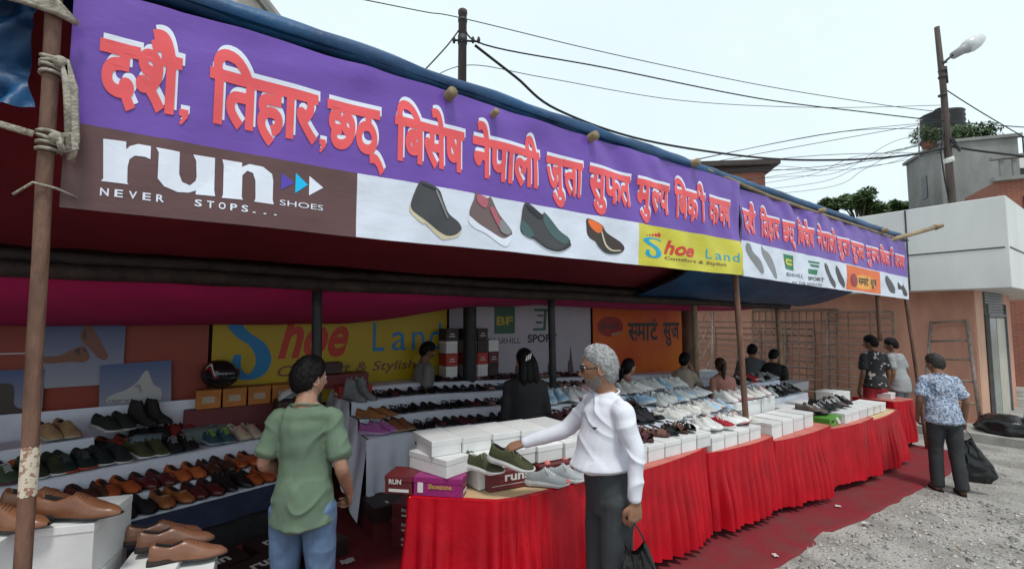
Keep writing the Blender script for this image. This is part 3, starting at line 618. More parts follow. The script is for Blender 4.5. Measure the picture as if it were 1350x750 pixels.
# far banner ------------------------------------------------------------------
def surf2(x, z, lay): return (x, 2.46-.8*wav(x+3.1, z)-lay*LAY, z)
A0, A1 = 4.56, 9.63
lerp = lambda a, b, t: a+(b-a)*t
F_ = lambda x: (x-A0)/(A1-A0)
Y0 = lambda x: lerp(2.252, 2.138, F_(x)); Y1 = lambda x: lerp(3.14, 3.075, F_(x)); YS = lambda x: lerp(2.612, 2.492, F_(x))
t2, s2_ = banner('shop_banner', 'far purple shoe sale banner with white logo strip and small orange panel', surf2, A0, A1, Y0, Y1)
t2['group'] = t1['group'] = 'banners along the stall front'
sheet('purple_panel', [strip(A0, A1, YS, Y1)], PURPLE, s2_, 1, t2)
sw = sheet('white_panel', [strip(A0, A1, Y0, YS)], WHITEP, s2_, 1, t2)
W2 = [(4.60, 4.86), (4.96, 5.36), (5.42, 5.72), (5.76, 6.21), (6.29, 6.85), (6.89, 7.27), (7.33, 7.83), (7.91, 8.40), (8.45, 8.98), (9.04, 9.46)]
red, wht = [], []
for (v, f), (a, b_) in zip(WM, W2):
    q = fit(v, a, b_, 0, 1, (KY0, KY1)); q = [(p[0], lerp(2.695, 2.61, F_(p[0]))+p[1]*lerp(.235, .20, F_(p[0])), p[2]) for p in q]
    red.append((q, f)); wht.append(([(p[0]+.008, p[1]+.021, p[2]) for p in q], f))
sheet('lettering_shadow', wht, LETW, s2_, 2, t2); sheet('lettering', red, CORAL, s2_, 3.2, t2)
k = 4.412; T2 = lambda q: poly(tr(smooth(q) if len(q) > 5 else q, k, 960, 230))
for q, m_ in (([(105, 400), (125, 412), (140, 450), (185, 500), (205, 560), (195, 578), (170, 545), (130, 490), (105, 440)], GREYP), ([(200, 415), (220, 440), (240, 455), (265, 500), (290, 590), (280, 605), (250, 560), (225, 510), (200, 460)], GREYP), ([(562, 515), (580, 530), (600, 580), (628, 630), (625, 660), (605, 640), (580, 590), (562, 545)], DKGREY), ([(630, 530), (650, 560), (675, 610), (685, 650), (675, 655), (650, 615), (630, 565)], DKGREY), ([(918, 588), (945, 610), (972, 660), (968, 690), (945, 685), (925, 650), (913, 615)], DKGREY), ([(990, 625), (1010, 650), (1020, 640), (1045, 690), (1040, 708), (1020, 700), (1008, 670), (992, 665)], DKBR)):
    sheet('printed_shoe', [T2(q)], m_, s2_, 2, sw)
sheet('logo_square', [T2([(328, 460), (380, 474), (390, 560), (338, 548)])], GREENP, s2_, 2, sw)
sheet('logo_mark', [T2([(342, 490), (372, 497), (374, 508), (350, 503), (351, 512), (374, 518), (376, 530), (345, 523)])], YELLOWP, s2_, 3, sw)
sheet('logo_mark', [T2([(470, 500), (528, 512), (526, 522), (472, 511)]), T2([(478, 520), (525, 530), (524, 542), (490, 536)]), T2([(470, 548), (520, 556), (518, 584), (470, 576)])], GREENP, s2_, 2, sw)
sheet('small_lettering', line('BEARHILL', 5.48, 5.88, 2.30, 2.34, .0)+line('FEEL THE ADVENTURE', 5.62, 6.40, 2.222, 2.25)+line('SPORT', 6.0, 6.44, 2.28, 2.325, .03), DKGREY, s2_, 2, sw)
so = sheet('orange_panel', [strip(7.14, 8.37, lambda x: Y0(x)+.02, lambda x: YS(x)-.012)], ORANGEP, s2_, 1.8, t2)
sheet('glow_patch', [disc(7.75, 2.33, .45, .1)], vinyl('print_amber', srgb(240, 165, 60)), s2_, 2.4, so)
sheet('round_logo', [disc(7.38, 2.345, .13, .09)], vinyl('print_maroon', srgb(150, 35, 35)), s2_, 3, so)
SMART = compose([('half', 'स', .78), 'मा', 'ट', ('pen', [(-.32, .62), (-.30, .74), (-.20, .78), (-.14, .72)], .035)], .03); SUJ = compose(['सु', 'ज'], .03)
def smart(parent, surf, x0, x1, z0, z1, lay):
    a = fit(SMART[0], x0, x0+(x1-x0)*.56, z0, z1, (KY0, KY1)); c = fit(SUJ[0], x0+(x1-x0)*.66, x1, z0, z1, (KY0, KY1))
    sheet('lettering', [(a, SMART[1]), (c, SUJ[1])], BLK, surf, lay, parent)
smart(so, s2_, 7.54, 8.22, 2.29, 2.385, 3)
# ------------------------------------------------------------------ printed backdrops on the rear wall
def back(name, label, x0, x1, z0, z1, y, mat):
    t = thing(name, label, 'backdrop', (x0, y, z0))
    def sf(x, z, lay): return V((x-x0, -.008*nz(x*2, z*2, y*5)-lay*.0016, z-z0))
    b = MB(); b.grid(max(4, int((x1-x0)/.12)), 10, lambda u, v: sf(x0+(x1-x0)*u, z0+(z1-z0)*v, 0)); b.build('print', mat, t)
    return t, sf
BY = vinyl('backdrop_yellow', srgb(178, 150, 16)); BW_ = vinyl('backdrop_white', (.44, .40, .46)); BO = M('backdrop_orange', srgb(215, 112, 16), .5, .2, .7, 0, col2=srgb(198, 62, 22), lo=.35, hi=.65)
t, sf = back('yellow_backdrop', 'yellow printed backdrop lettered in blue and red on the rear wall', .30, 2.86, .92, 2.2, 5.46, BY)
shoe_land(t, sf, .44, 2.78, 1.0, 2.12, 1, (vinyl('backdrop_blue', srgb(20, 120, 175)), vinyl('backdrop_red', srgb(185, 45, 25))), 1.1)
t, sf = back('white_backdrop', 'white printed backdrop with green logos on the rear wall', 2.90, 5.46, .85, 2.25, 5.47, BW_)
G2 = vinyl('backdrop_green', (.02, .10, .05))
sheet('logo_square', [rect(3.6, 3.95, 1.62, 2.0)], G2, sf, 1, t); sheet('logo_mark', line('BF', 3.64, 3.91, 1.74, 1.86, .03), BY, sf, 2, t)
sheet('logo_mark', [rect(4.30, 4.66, 1.94, 1.975), rect(4.36, 4.48, 1.86, 1.89), rect(4.33, 4.46, 1.76, 1.79), rect(4.28, 4.5, 1.655, 1.69), poly([(4.47, 1.66), (4.52, 1.66), (4.545, 1.94), (4.49, 1.94)]), poly([(4.57, 1.75), (4.61, 1.75), (4.66, 1.94), (4.62, 1.94)])], G2, sf, 1, t)
sheet('lettering', line('BEARHILL', 3.5, 4.05, 1.48, 1.56)+line('SPORT', 4.18, 4.74, 1.48, 1.6, .035), BLK, sf, 1, t)
sheet('printed_shoe', [poly([(x+a*.09, 1.0+b*.42) for a, b in ((0, 0), (.9, -.05), (1.4, .05), (1.1, .5), (.8, 1), (.5, .5), (.1, .35))]) for x in (3.95, 4.55, 4.95)], vinyl('backdrop_shoe', (.10, .05, .055)), sf, 1, t)
t, sf = back('orange_backdrop', 'orange printed backdrop with round logo and black lettering on the rear wall', 5.50, 8.12, .7, 2.12, 5.46, BO)
sheet('round_logo', [disc(5.91, 1.70, .31, .17)], vinyl('backdrop_maroon', srgb(150, 30, 20)), sf, 1, t); sheet('logo_mark', line('Smart', 5.68, 6.12, 1.66, 1.76, .02, .3), BLK, sf, 2, t); sheet('price_tag', [poly([(5.95, 1.53), (6.17, 1.58), (6.14, 1.62), (5.92, 1.58)])], vinyl('backdrop_tag', (.4, .2, .1)), sf, 2.5, t)
smart(t, sf, 6.34, 7.8, 1.44, 1.76, 1)
t, sf = back('brown_backdrop', 'dark brown printed backdrop left of the yellow one', -2.4, .27, .85, 2.2, 5.465, vinyl('backdrop_brown', srgb(142, 52, 32)))
sheet('lettering', line('SHOES', -1.62, -1.02, 1.78, 1.86)+[rect(-1.6, -.98, 1.545, 1.553)], WHITEP, sf, 1, t)
def poster(label, x0, x1, z0, z1, y, mat, shoe, roll=0):
    t, sf = back('shoe_poster', label, x0, x1, z0, z1, y, mat); t['category'] = 'poster'; t['group'] = 'posters over the left shelf'; t.rotation_euler.y = roll
    t2_ = MB(); t2_.box(((x1-x0)/2, .012, (z1-z0)/2), (x1-x0, .012, z1-z0)); t2_.build('board', WHITEP, t)
    for m_, q in shoe: sheet('printed_shoe', [poly([(x0+a*(x1-x0), z0+b*(z1-z0)) for a, b in smooth(q)])], m_, sf, 2, t)
POSTB = M('poster_blue_grey', (.10, .14, .28), .5, .1, 1, 0, col2=(.26, .27, .33), lo=.3, hi=.7)
n_ = POSTB.node_tree; g_ = n_.nodes.new('ShaderNodeSeparateXYZ'); n_.links.new([q for q in n_.nodes if q.type == 'TEX_COORD'][0].outputs['Generated'], g_.inputs[0]); r_ = [q for q in n_.nodes if q.type == 'VALTORGB'][0]; n_.links.new(g_.outputs[2], r_.inputs[0])
r_.color_ramp.elements[0].position = 0; r_.color_ramp.elements[1].position = 1; r_.color_ramp.elements[0].color = (.30, .31, .36, 1); r_.color_ramp.elements[1].color = (.06, .10, .24, 1)
LB = vinyl('poster_leather', (.20, .075, .045))
poster('poster of brown leather shoes on grey blue ground', -.90, -.36, 1.26, 1.82, 5.42, POSTB, [(LB, [(.03, .42), (.10, .36), (.35, .37), (.52, .36), (.58, .44), (.50, .60), (.38, .56), (.22, .47), (.08, .46)]), (DKBR, [(.40, .54), (.50, .58), (.55, .48), (.46, .46)]), (LB, [(.46, .70), (.47, .86), (.54, .93), (.62, .84), (.74, .58), (.80, .44), (.76, .38), (.68, .42), (.56, .58)]), (DKBR, [(.49, .72), (.50, .85), (.55, .88), (.58, .80), (.54, .70)])])
poster('tilted poster of a white sneaker on blue ground', -.50, -.0, .97, 1.43, 5.40, POSTB, [(vinyl('poster_sneaker', (.42, .42, .42)), [(.10, .30), (.45, .24), (.80, .20), (.86, .30), (.84, .46), (.74, .56), (.66, .82), (.60, .80), (.50, .62), (.36, .50), (.16, .42)]), (GREYP, [(.10, .30), (.45, .23), (.80, .19), (.86, .28), (.80, .27), (.45, .30), (.12, .35)]), (GREYP, [(.46, .58), (.52, .60), (.62, .44), (.56, .42)])], rad(-2))
poster('poster of a dark ankle boot at the far left', -1.25, -.86, .95, 1.42, 5.41, POSTB, [(DKBR, [(.1, .15), (.8, .12), (.82, .3), (.6, .4), (.55, .75), (.25, .75), (.2, .45)])])
# ------------------------------------------------------------------ counters with pleated red skirts
def counter(label, path, back, zt, i0, skirt_label, bare=True):
    """path: front outline of the top from left end to right end (world xy); back: two rear corners (right, left)"""
    if len(path) == 3:                                   # cloth tops bow out a little
        (xa, ya), (xb, yb) = path[0], path[2]; path = [(xa+(xb-xa)*i/8, ya+(yb-ya)*i/8-.05*math.sin(math.pi*i/8)**.6) for i in range(9)]
    o = V((path[0][0], path[0][1], G(path[0][0])))
    t = thing('counter_table', label, 'table', o, 0, 'counter tables along the carpet')
    P = [V((p[0], p[1])) for p in path]; full = path+back
    fn = lambda x, y, h: (x-o.x, y-o.y, h-o.z)
    b = MB(); b.prism(full, fn, zt-.022, zt); b.build('tabletop', PLY, t, bevel=.003)
    for (x, y) in (path[0], path[-1], back[0], back[1]):
        c = V((sum(p[0] for p in full)/len(full), sum(p[1] for p in full)/len(full))); q = V((x, y)); q = q+(c-q).normalized()*.09
        b = MB(); b.box((q.x-o.x, q.y-o.y, (zt-.022+G(q.x))/2-o.z), (.028, .028, zt-.03-G(q.x))); b.build('leg', DARKSTEEL, t)
    # skirt along left side, front, right side
    ring = [V(back[1])]+P+[V(back[0])]
    ln = [0]
    for a, c in zip(ring, ring[1:]): ln.append(ln[-1]+(c-a).length)
    T = ln[-1]
    def onring(s):
        for i in range(len(ring)-1):
            if s <= ln[i+1] or i == len(ring)-2:
                k = (s-ln[i])/(ln[i+1]-ln[i]); d = (ring[i+1]-ring[i]).normalized()
                return ring[i].lerp(ring[i+1], k), V((d.y, -d.x))
    n = int(T/.0125); sd_ = i0*7.3
    def smn(s):
        p, a = onring(s); nn = V((0, 0))
        for ds in (-.06, -.03, 0, .03, .06): nn += onring(max(0, min(T, s+ds)))[1]
        return p, nn.normalized()
    def sk(u, v):
        s = u*T; p, nn = smn(s)
        ph = s*2*math.pi/.098+4.5*nz(s*2.3, sd_)+.5*nz(s*9, sd_+5)+.8*v*nz(s*4, sd_+2)+sd_
        amp = (.006+.030*sm(.04, .8, v))*max(.14, .62+1.4*nz(s*4, sd_+3))
        fold = math.sin(ph)+.22*math.sin(2*ph+1.3+v*1.2)
        off = .006+amp*(1+fold)+.05*v*v*(.35+.5*nz(s*1.7, sd_))
        zb = G(p.x)+.095+.035*nz(s*2.2, sd_+1)
        sag = .012*max(0, nz(s*2.6, sd_+9))
        z = (zt+.006-sag)*(1-v)+zb*v
        return (p.x+nn.x*off-o.x, p.y+nn.y*off-o.y, z-o.z)
    b = MB()
    b.grid(n, 12, sk)
    def lip(u, v):
        s = u*T; p, nn = smn(s); e = -.03+.038*v
        return (p.x+nn.x*e-o.x, p.y+nn.y*e-o.y, zt+.007-o.z-.004*v-(.012*max(0, nz(s*2.6, sd_+9))*v))
    b.grid(n//3, 2, lip)
    k = b.build('table_skirt', REDSATIN); k.location = o
    tag(k, skirt_label, 'tablecloth', 'red pleated counter skirts')
    if not bare:
        c = MB(); c.prism([(p[0]*.998+.002*o.x, p[1]) for p in full], fn, zt+.0045, zt+.0075)
        d = c.build('table_cover', M('dull_pink_cover', (.55, .16, .13), .7, .2, 4)); d.location = o; tag(d, skirt_label.replace('skirt', 'top cover').replace('pleated ', ''), 'tablecloth', 'cloth covers on the counters')
Z_ = lambda x: .75+G(x)
counter('near counter table with a cut corner, its plywood top bare', [(1.20, 2.76), (1.58, 2.385), (1.70, 2.345), (1.95, 2.33), (2.46, 2.35)], [(2.46, 3.1), (1.42, 3.05)], .75, 1, 'pleated red satin skirt on the near counter, left of the bearded man')
counter('counter table directly behind the bearded man', [(2.48, 2.36), (3.0, 2.395), (3.82, 2.44)], [(3.82, 3.15), (2.48, 3.1)], Z_(3.1), 2, 'pleated red skirt on the counter just right of the bearded man', False)
counter('counter table under the white sneakers', [(3.85, 2.44), (4.4, 2.42), (4.92, 2.40)], [(4.92, 3.15), (3.85, 3.15)], Z_(4.4), 3, 'pleated red skirt with shiny folds below the white sneakers', False)
counter('counter table under the empty white boxes, by the rusty pole', [(4.96, 2.40), (5.6, 2.39), (6.22, 2.38)], [(6.22, 3.15), (4.96, 3.15)], Z_(5.6), 4, 'pleated red skirt below the cluster of white boxes by the rusty pole', False)
counter('counter table under the green box', [(6.30, 2.40), (6.9, 2.36), (7.48, 2.36)], [(7.48, 3.2), (6.30, 3.2)], Z_(6.9), 5, 'pleated red skirt below the green and white box', False)
counter('counter table with a bare end near the two young men', [(7.52, 2.37), (8.1, 2.38), (8.75, 2.44)], [(8.75, 3.2), (7.52, 3.2)], Z_(8.0), 6, 'pleated red skirt on the counter beside the two young men')
counter('last counter table set apart near the peach wall', [(9.55, 2.72), (9.95, 2.6), (10.15, 2.62)], [(10.2, 3.3), (9.6, 3.3)], Z_(9)-.0, 7, 'pleated red skirt on the last small counter near the peach wall', False)
# ------------------------------------------------------------------ cardboard boxes
MAROON = M('maroon_card', (.16, .025, .03), .5, .15, 4, .05, 30, rnd=.15); DKBOX = M('dark_brown_card', (.045, .022, .022), .5, .2, 4, .05, 30, rnd=.2); MAGENTA = M('magenta_card', (.30, .022, .16), .4, .15, 4); REDBOX = M('red_card', (.42, .03, .025), .45, .1, 4); ORBOX = M('orange_card', (.48, .17, .03), .6, .2, 4, rnd=.1); GREENBOX = M('green_card', (.10, .30, .04), .5, .1, 4); GREYBOX = M('grey_card', (.40, .40, .42), .6, .1, 4)
TAN = M('plain_card', (.42, .33, .24), .7, .15, 4)
BOXN = {}
def shoebox(label, loc, rz=0, size=(.33, .2, .12), mat=None, group=None, dots=(), words=(), lid=True, name='shoe_box', lidmat=None, rx=0):
    """origin at the bottom centre; dots / words: (face, ...) with face in '-y', '-x', '+x', 'top'"""
    mat = mat or WHITE_BOX
    t = thing(name, label, 'box', loc, rz, group); t.rotation_euler.x = rx
    a, c, h = size; lh = .036; jx = RNG.uniform(-.002, .002)
    b = MB(); b.box((0, 0, (h-(.012 if lid else 0))/2), (a-.006, c-.006, h-(.012 if lid else 0))); b.build('box_body', mat, t, bevel=.0025)
    if lid:
        b = MB(); b.box((jx, jx, h-lh/2), (a, c, lh)); b.build('lid', lidmat or mat, t, bevel=.003)
    def face(fc):
        if fc == '-y': return lambda x, z, l: (x, -c/2-.0012-l*.0008, z)
        if fc == '-x': return lambda x, z, l: (-a/2-.0012-l*.0008, -x, z)
        if fc == '+x': return lambda x, z, l: (a/2+.0012+l*.0008, x, z)
        return lambda x, z, l: (x, z, h+.0012+l*.0008)
    for fc, x, z, r in dots: sheet('finger_hole', [disc(x, z, r, r, 14)], M('hole_black', (.01, .01, .012), .8, .1, 4, 0), face(fc), 1, t, .2)
    for fc, s_, x0, x1, z0, z1, m_ in words:
        sheet('print', line(s_, x0, x1, z0, z1, .03) if s_ != '#' else [rect(x0, x1, z0, z1)], m_, face(fc), 1, t, .3)
    return t
PW = vinyl('box_print_white', (.68, .66, .64)); PGOLD = vinyl('box_print_gold', (.5, .3, .08))
RZ = rad(-16); E_ = V((math.cos(RZ), math.sin(RZ), 0)); N_ = V((-math.sin(RZ), math.cos(RZ), 0))
def B(px, py, z, side=1, size=(.33, .2, .12)):
    """bottom centre of a box whose front left bottom corner shows at pixel (px, py)"""
    q = onZ(px, py, z); return q+E_*size[0]/2+N_*size[1]/2
zT = .757
NB = 'boxes stacked on the near counter'
BA = rad(2); E2 = V((math.cos(BA), math.sin(BA), 0)); N2 = V((-math.sin(BA), math.cos(BA), 0)); RW = V((math.cos(rad(-9)), math.sin(rad(-9)), 0))
qm = onZ(609, 657, zT); E3 = V((.7071, .7071, 0)); N3 = V((-.7071, .7071, 0))
shoebox('small maroon box at the left end of the near counter', qm+E3*.09+N3*.405, rad(45), (.18, .18, .112), MAROON, NB, words=[('-x', 'RUN', -.06, .02, .06, .09, PW), ('-x', '#', -.06, .07, .015, .033, PW)])
shoebox('magenta box with gold lettering at the counter corner', qm+E3*.06+N3*.155, rad(45), (.115, .31, .112), MAGENTA, NB, words=[('-x', 'Shoezone', -.06, .09, .045, .075, PGOLD), ('-x', '#', -.125, -.09, .02, .08, PW), ('-y', '#', -.04, .04, .02, .042, PW), ('-y', 'Step Up', -.04, .04, .06, .075, PGOLD)])
shoebox('white box on the counter beside the magenta box', qm+E2*.21+N2*.20, BA, (.12, .31, .11), WHITE_BOX, NB)
qr = onZ(652, 650, zT)
shoebox('maroon box lettered runs behind the grey sneakers', qr+RW*.17+N2*.14, rad(-9), (.34, .22, .112), MAROON, NB, words=[('-y', 'runs', -.06, .12, .05, .09, PW), ('-y', '#', -.15, .14, .028, .031, PW)])
shoebox('second maroon box further right behind the grey sneakers', qr+RW*.53+N2*.14, rad(-9), (.34, .22, .108), MAROON, NB, words=[('-y', 'runs', -.12, .08, .05, .09, PW)])
z1 = zT+.114
qa = onZ(586, 632, z1)
shoebox('large white box on the maroon and magenta boxes', qa+E2*.09+N2*.20, BA+rad(13), (.24, .36, .106), WHITE_BOX, NB)
for i in range(5):
    shoebox(['white box in the middle layer behind the olive shoes', 'second white box behind the held olive shoe', 'white box in the middle layer left of the bearded man\'s cuff', 'white box with a black hole under the bearded man\'s arm', 'rightmost white box with a black hole in the middle layer'][i], qa+RW*(.355+.215*i)+N2*.20, BA-rad(6), (.208, .33, .106), WHITE_BOX, NB, dots=[('-y', .06, .03, .012)] if i > 2 else ())
z2 = z1+.108
qb = onZ(571, 602, z2)
for i in range(5):
    shoebox(['leftmost white box of the top row, black hole in its side', 'second white box along the top row', 'third white box along the top row', 'fourth white box along the top row', 'last white box of the top row, before the slim post'][i], qb+RW*(.104+.211*i)+N2*.165, BA-rad(5)+rad(RNG.uniform(-1.5, 1.5)), (.207, .33, .094), WHITE_BOX, NB, dots=[('-x', -.10, .03, .012)] if i == 0 else ())
# right counters: boxes under the shoes
RB = 'white boxes lined up on the right counters'
pos = ['just right of the bearded man', 'second right of the bearded man', 'below the beige sandals', 'below the dark sandals', 'between sandals and sneakers', 'below the red sneakers', 'below the pale sneakers', 'left of the rusty pole', 'at the foot of the rusty pole']
for i in range(9):
    x = 2.92+.216*i; shoebox('plain white box in the front row, '+pos[i], (x, 2.575, Z_(3.1 if x < 3.83 else 4.4)+.008), rad(RNG.uniform(-2, 2)), (.2, .30, .12), WHITE_BOX, RB)
pos = ['nearest the pole', 'second from the pole', 'third from the pole', 'farthest from the pole']
for i in range(4):
    shoebox('white box of the empty cluster, front row, '+pos[i], (5.09+.27*i, 2.60+.01*i, Z_(5.6)+.008), rad(RNG.uniform(-2, 2)), (.225, .33, .155), WHITE_BOX, RB)
for i in range(3):
    shoebox('white box stacked behind the pole holding white shoes, '+['left one', 'middle one', 'right one'][i], (5.06+.34*i, 2.95, Z_(5.6)+.008), 0, (.32, .24, .30), WHITE_BOX, RB)
g = shoebox('green box with white stripe at the near end of its counter', (6.52, 2.55, Z_(6.9)+.008), rad(2), (.36, .24, .10), GREENBOX, RB, words=[('-y', '#', -.13, -.07, .05, .075, M('hole_black', (.01, .01, .012))),])
sheet('stripe', [poly([(-.02, .095), (.06, .095), (.17, .01), (.08, .01)])], PW, lambda x, z, l: (x, -.1225-l*.0008, z), 1, g, .3)
for i in range(3):
    shoebox('white box right of the green box, '+['first', 'second', 'third'][i], (6.83+.235*i, 2.56, Z_(6.9)+.008), rad(RNG.uniform(-2, 2)), (.22, .32, .12), WHITE_BOX, RB)
for i in range(4):
    shoebox('white box on the far counter, '+['nearest', 'second', 'third', 'by the young men'][i], (7.64+.24*i, 2.66, Z_(8)+.008), rad(RNG.uniform(-3, 3)), (.225, .32, .12), WHITE_BOX, RB)
for i, (x, y, lb) in enumerate(((8.0, 3.05, 'white box on the far counter under the young man\'s arm'), (8.36, 3.08, 'white box at the back of the far counter'))): shoebox(lb, (x, y, Z_(8)+.008), 0, (.33, .24, .22 if i else .26), WHITE_BOX, RB)
shoebox('grey box standing at the back of the far counter', (7.75, 3.45, Z_(8)+.25), 0, (.5, .25, .13), GREYBOX, RB)
shoebox('small white box on the last counter', (9.85, 2.95, Z_(9)+.008), 0, (.22, .3, .1), WHITE_BOX, RB)
shoebox('white box standing behind the bamboo post', (6.45, 2.98, Z_(6.9)+.008), 0, (.36, .24, .16), WHITE_BOX, RB)
shoebox('lower white box behind the green box', (6.95, 2.98, Z_(6.9)+.008), 0, (.36, .24, .17), WHITE_BOX, RB)
# white boxes at the lower left
LB_ = 'white boxes stacked at the near left'
def lbox(label, x, y, z, size, rz, dots=()): return shoebox(label, (x, y, z), rad(rz), size, WHITE_BOX, LB_, dots)
for j in range(4):
    for i in range(3):
        nm = ['left', 'middle', 'right'][i]; hv = ['bottom', 'second lowest', 'second highest', 'top'][j]
        lbox(f'white box, {hv} of the {nm} stack under the brown oxfords', -.93+.30*i+RNG.uniform(-.012, .012), 2.98+.02*i+RNG.uniform(-.015, .015), .2325*j+.012, (.28, .36, .230), -14+5*RNG.uniform(-1, 1))
for j in range(3): lbox(['white box at the foot of the lower pile beside the oxford stack', 'white box in the middle of the lower pile beside the oxfords', 'white box with black hole on top of the lower pile'][j], -.055+.01*j, 2.92, .012+.2225*j, (.24, .36, .22), (-12, -17, -13)[j], [('-y', .075, .06, .016)] if j == 2 else ())
lbox('flat white box in front of the tan oxfords', .10, 2.84, .012, (.22, .3, .33), -10); lbox('topmost white box in front of the tan oxfords', .105, 2.85, .345, (.22, .3, .30), -8)
# dark boxes under the displays
UB = 'dark boxes stored on the carpet'
for i, (x, y, z, rz, lb) in enumerate(((.20, 3.62, .012, 18, 'dark box lettered run lying nearest the brown oxfords'), (.58, 3.78, .012, 18, 'dark box lettered run left of the jeans'), (.95, 3.9, .012, 18, 'dark box behind the jeans of the man in green'), (.30, 3.98, .012, 18, 'dark box lettered run lying in the second line'), (.70, 4.12, .012, 18, 'dark box at the back of the second line'), (.10, 3.30, .012, 10, 'reddish box lying lowest in front of the dark boxes'))):
    shoebox(lb, (x, y, z), rad(rz), (.36, .30, .13 if i < 5 else .09), DKBOX if i < 5 else MAROON, UB, words=[('top', 'run', -.10, .08, -.06, .02, PW)] if i != 5 else (), lidmat=DKBOX if i < 5 else REDBOX)
for i in range(4):
    for j in range(2):
        y = 4.05+.30*i; shoebox(f'maroon box {["low", "high"][j]} under the white cloth, {["nearest the counter", "second from the counter", "third from the counter", "deepest under it"][i]}', (1.54, y, .012+.132*j), rad(90), (.28, .30, .13), DKBOX if (i+j) % 3 else MAROON, UB, words=[('-y', 'RUN', .02, .09, .06, .08, PW), ('-y', '#', .03, .09, .02, .03, PW)] if False else [('top', '#', -.1, -.04, .0, .02, PW)])
for j in range(3):
    shoebox(f'maroon lettered box, {["lowest", "middle one", "highest"][j]} of the stack behind the red skirt', (1.66, 3.70, .012+.112*j), rad(-50), (.3, .22, .11), MAROON, UB, words=[('-y', 'RUN', -.06, .04, .055, .08, PW), ('-y', '#', -.06, .05, .02, .035, PW), ('-x', 'RUN', -.06, .04, .055, .08, PW), ('-x', '#', -.06, .05, .02, .035, PW)])
# ------------------------------------------------------------------ stepped displays under cloth
def stepped(name, label, o, ang, length, steps, zfloor, mat, front_z, backz):
    """steps: list of (n, z) – from n on the tread has height z"""
    t = thing(name, label, 'display', (o[0], o[1], 0), ang)
    prof = [(-.012, front_z)]
    for i, (n, z) in enumerate(steps):
        prof += [(n-.012, z-.02), (n, z), (steps[i+1][0]-.006 if i+1 < len(steps) else n+.34, z+.004)]
    prof.append((steps[-1][0]+.36, backz))
    fine = []
    for a, c in zip(prof, prof[1:]):
        k = max(1, int((V(c)-V(a)).length/.05)); fine += [tuple(V(a).lerp(V(c), j/k)) for j in range(k)]
    fine.append(prof[-1])
    b = MB(); n = int(length/.06)
    def fn(u, v):
        i = min(len(fine)-1, int(round(v*(len(fine)-1)))); p = fine[i]; s = length*u
        return (s, p[0]+.010*nz(s*3, i*.3), p[1]+.005*nz(s*4, i*.5, 3)-G(0)+(G(o[0]+s*math.cos(ang)) if zfloor else 0))
    b.grid(n, len(fine)-1, fn); b.build('cloth_top', mat, t)
    return t, prof
LS_O = (-.28, 4.22); LS_A = rad(15)
LS = [(0, .45), (.27, .535), (.54, .70), (.82, .90)]
e_ = V((math.cos(LS_A), math.sin(LS_A), 0)); n_ = V((-math.sin(LS_A), math.cos(LS_A), 0))
def lsp(s, n, z): return V((LS_O[0], LS_O[1], 0))+e_*s+n_*n+V((0, 0, z))
t, _ = stepped('left_display', 'stepped shoe display under pale cloth at the left of the stall', (LS_O[0]-e_.x*1.6, LS_O[1]-e_.y*1.6), LS_A, 2.75, LS[:3], False, WHITECLOTH, .44, .2)
t.name = 'shoe_display'
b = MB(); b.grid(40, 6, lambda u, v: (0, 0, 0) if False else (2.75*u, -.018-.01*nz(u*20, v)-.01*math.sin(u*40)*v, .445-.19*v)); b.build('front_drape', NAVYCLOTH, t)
b = MB(); b.box((1.375, .42, .2), (2.7, .75, .36)); b.build('base', DARKSTEEL, t)
b = MB(); b.box((.8, .98, .45), (1.62, .34, .895)); b.build('top_step', WHITECLOTH, t, bevel=.01)
b = MB(); b.grid(24, 6, lambda u, v: (-1.55+1.9*u, 5.36+.01*nz(u*9, v), .72+.36*v)); tag(b.build('white_drape', WHITECLOTH), 'pale cloth strip on the wall below the posters', 'cloth')
MD = [(0, .75), (.27, .87), (.54, 1.0), (.86, 1.09)]
t2_, _ = stepped('middle_display', 'long stepped shoe display under white cloth in the middle of the stall', (1.46, 4.27), 0, 7.2, MD, True, WHITECLOTH, .40, .5)
t2_.name = 'shoe_display'
b = MB(); b.box((3.6, .60, .34), (7.1, .9, .62)); b.build('base', DARKSTEEL, t2_)
def endcloth(u, v):
    n = -.02+1.22*u; z1_ = .75 if n < .27 else .87 if n < .54 else 1.0 if n < .86 else 1.09
    zb = .08+.55*u**.8+.03*math.sin(u*22); ph = u*26+1.5*nz(u*5, 2)
    return (-.015-.055*v*(1+.8*math.sin(ph))-.05*v, n-.08*v*(1-u), z1_*(1-v)+zb*v)
b = MB(); b.grid(70, 14, endcloth); b.build('end_drape', WHITECLOTH, t2_)
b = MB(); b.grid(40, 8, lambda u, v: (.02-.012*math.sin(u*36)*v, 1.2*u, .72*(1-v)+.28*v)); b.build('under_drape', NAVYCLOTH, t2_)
b = MB(); b.grid(30, 8, lambda u, v: (-.03+.62*u, -.03-.03*v*(1+math.sin(u*24)), .75*(1-v)+(.12+.4*u)*v)); b.build('front_drape', WHITECLOTH, t2_)
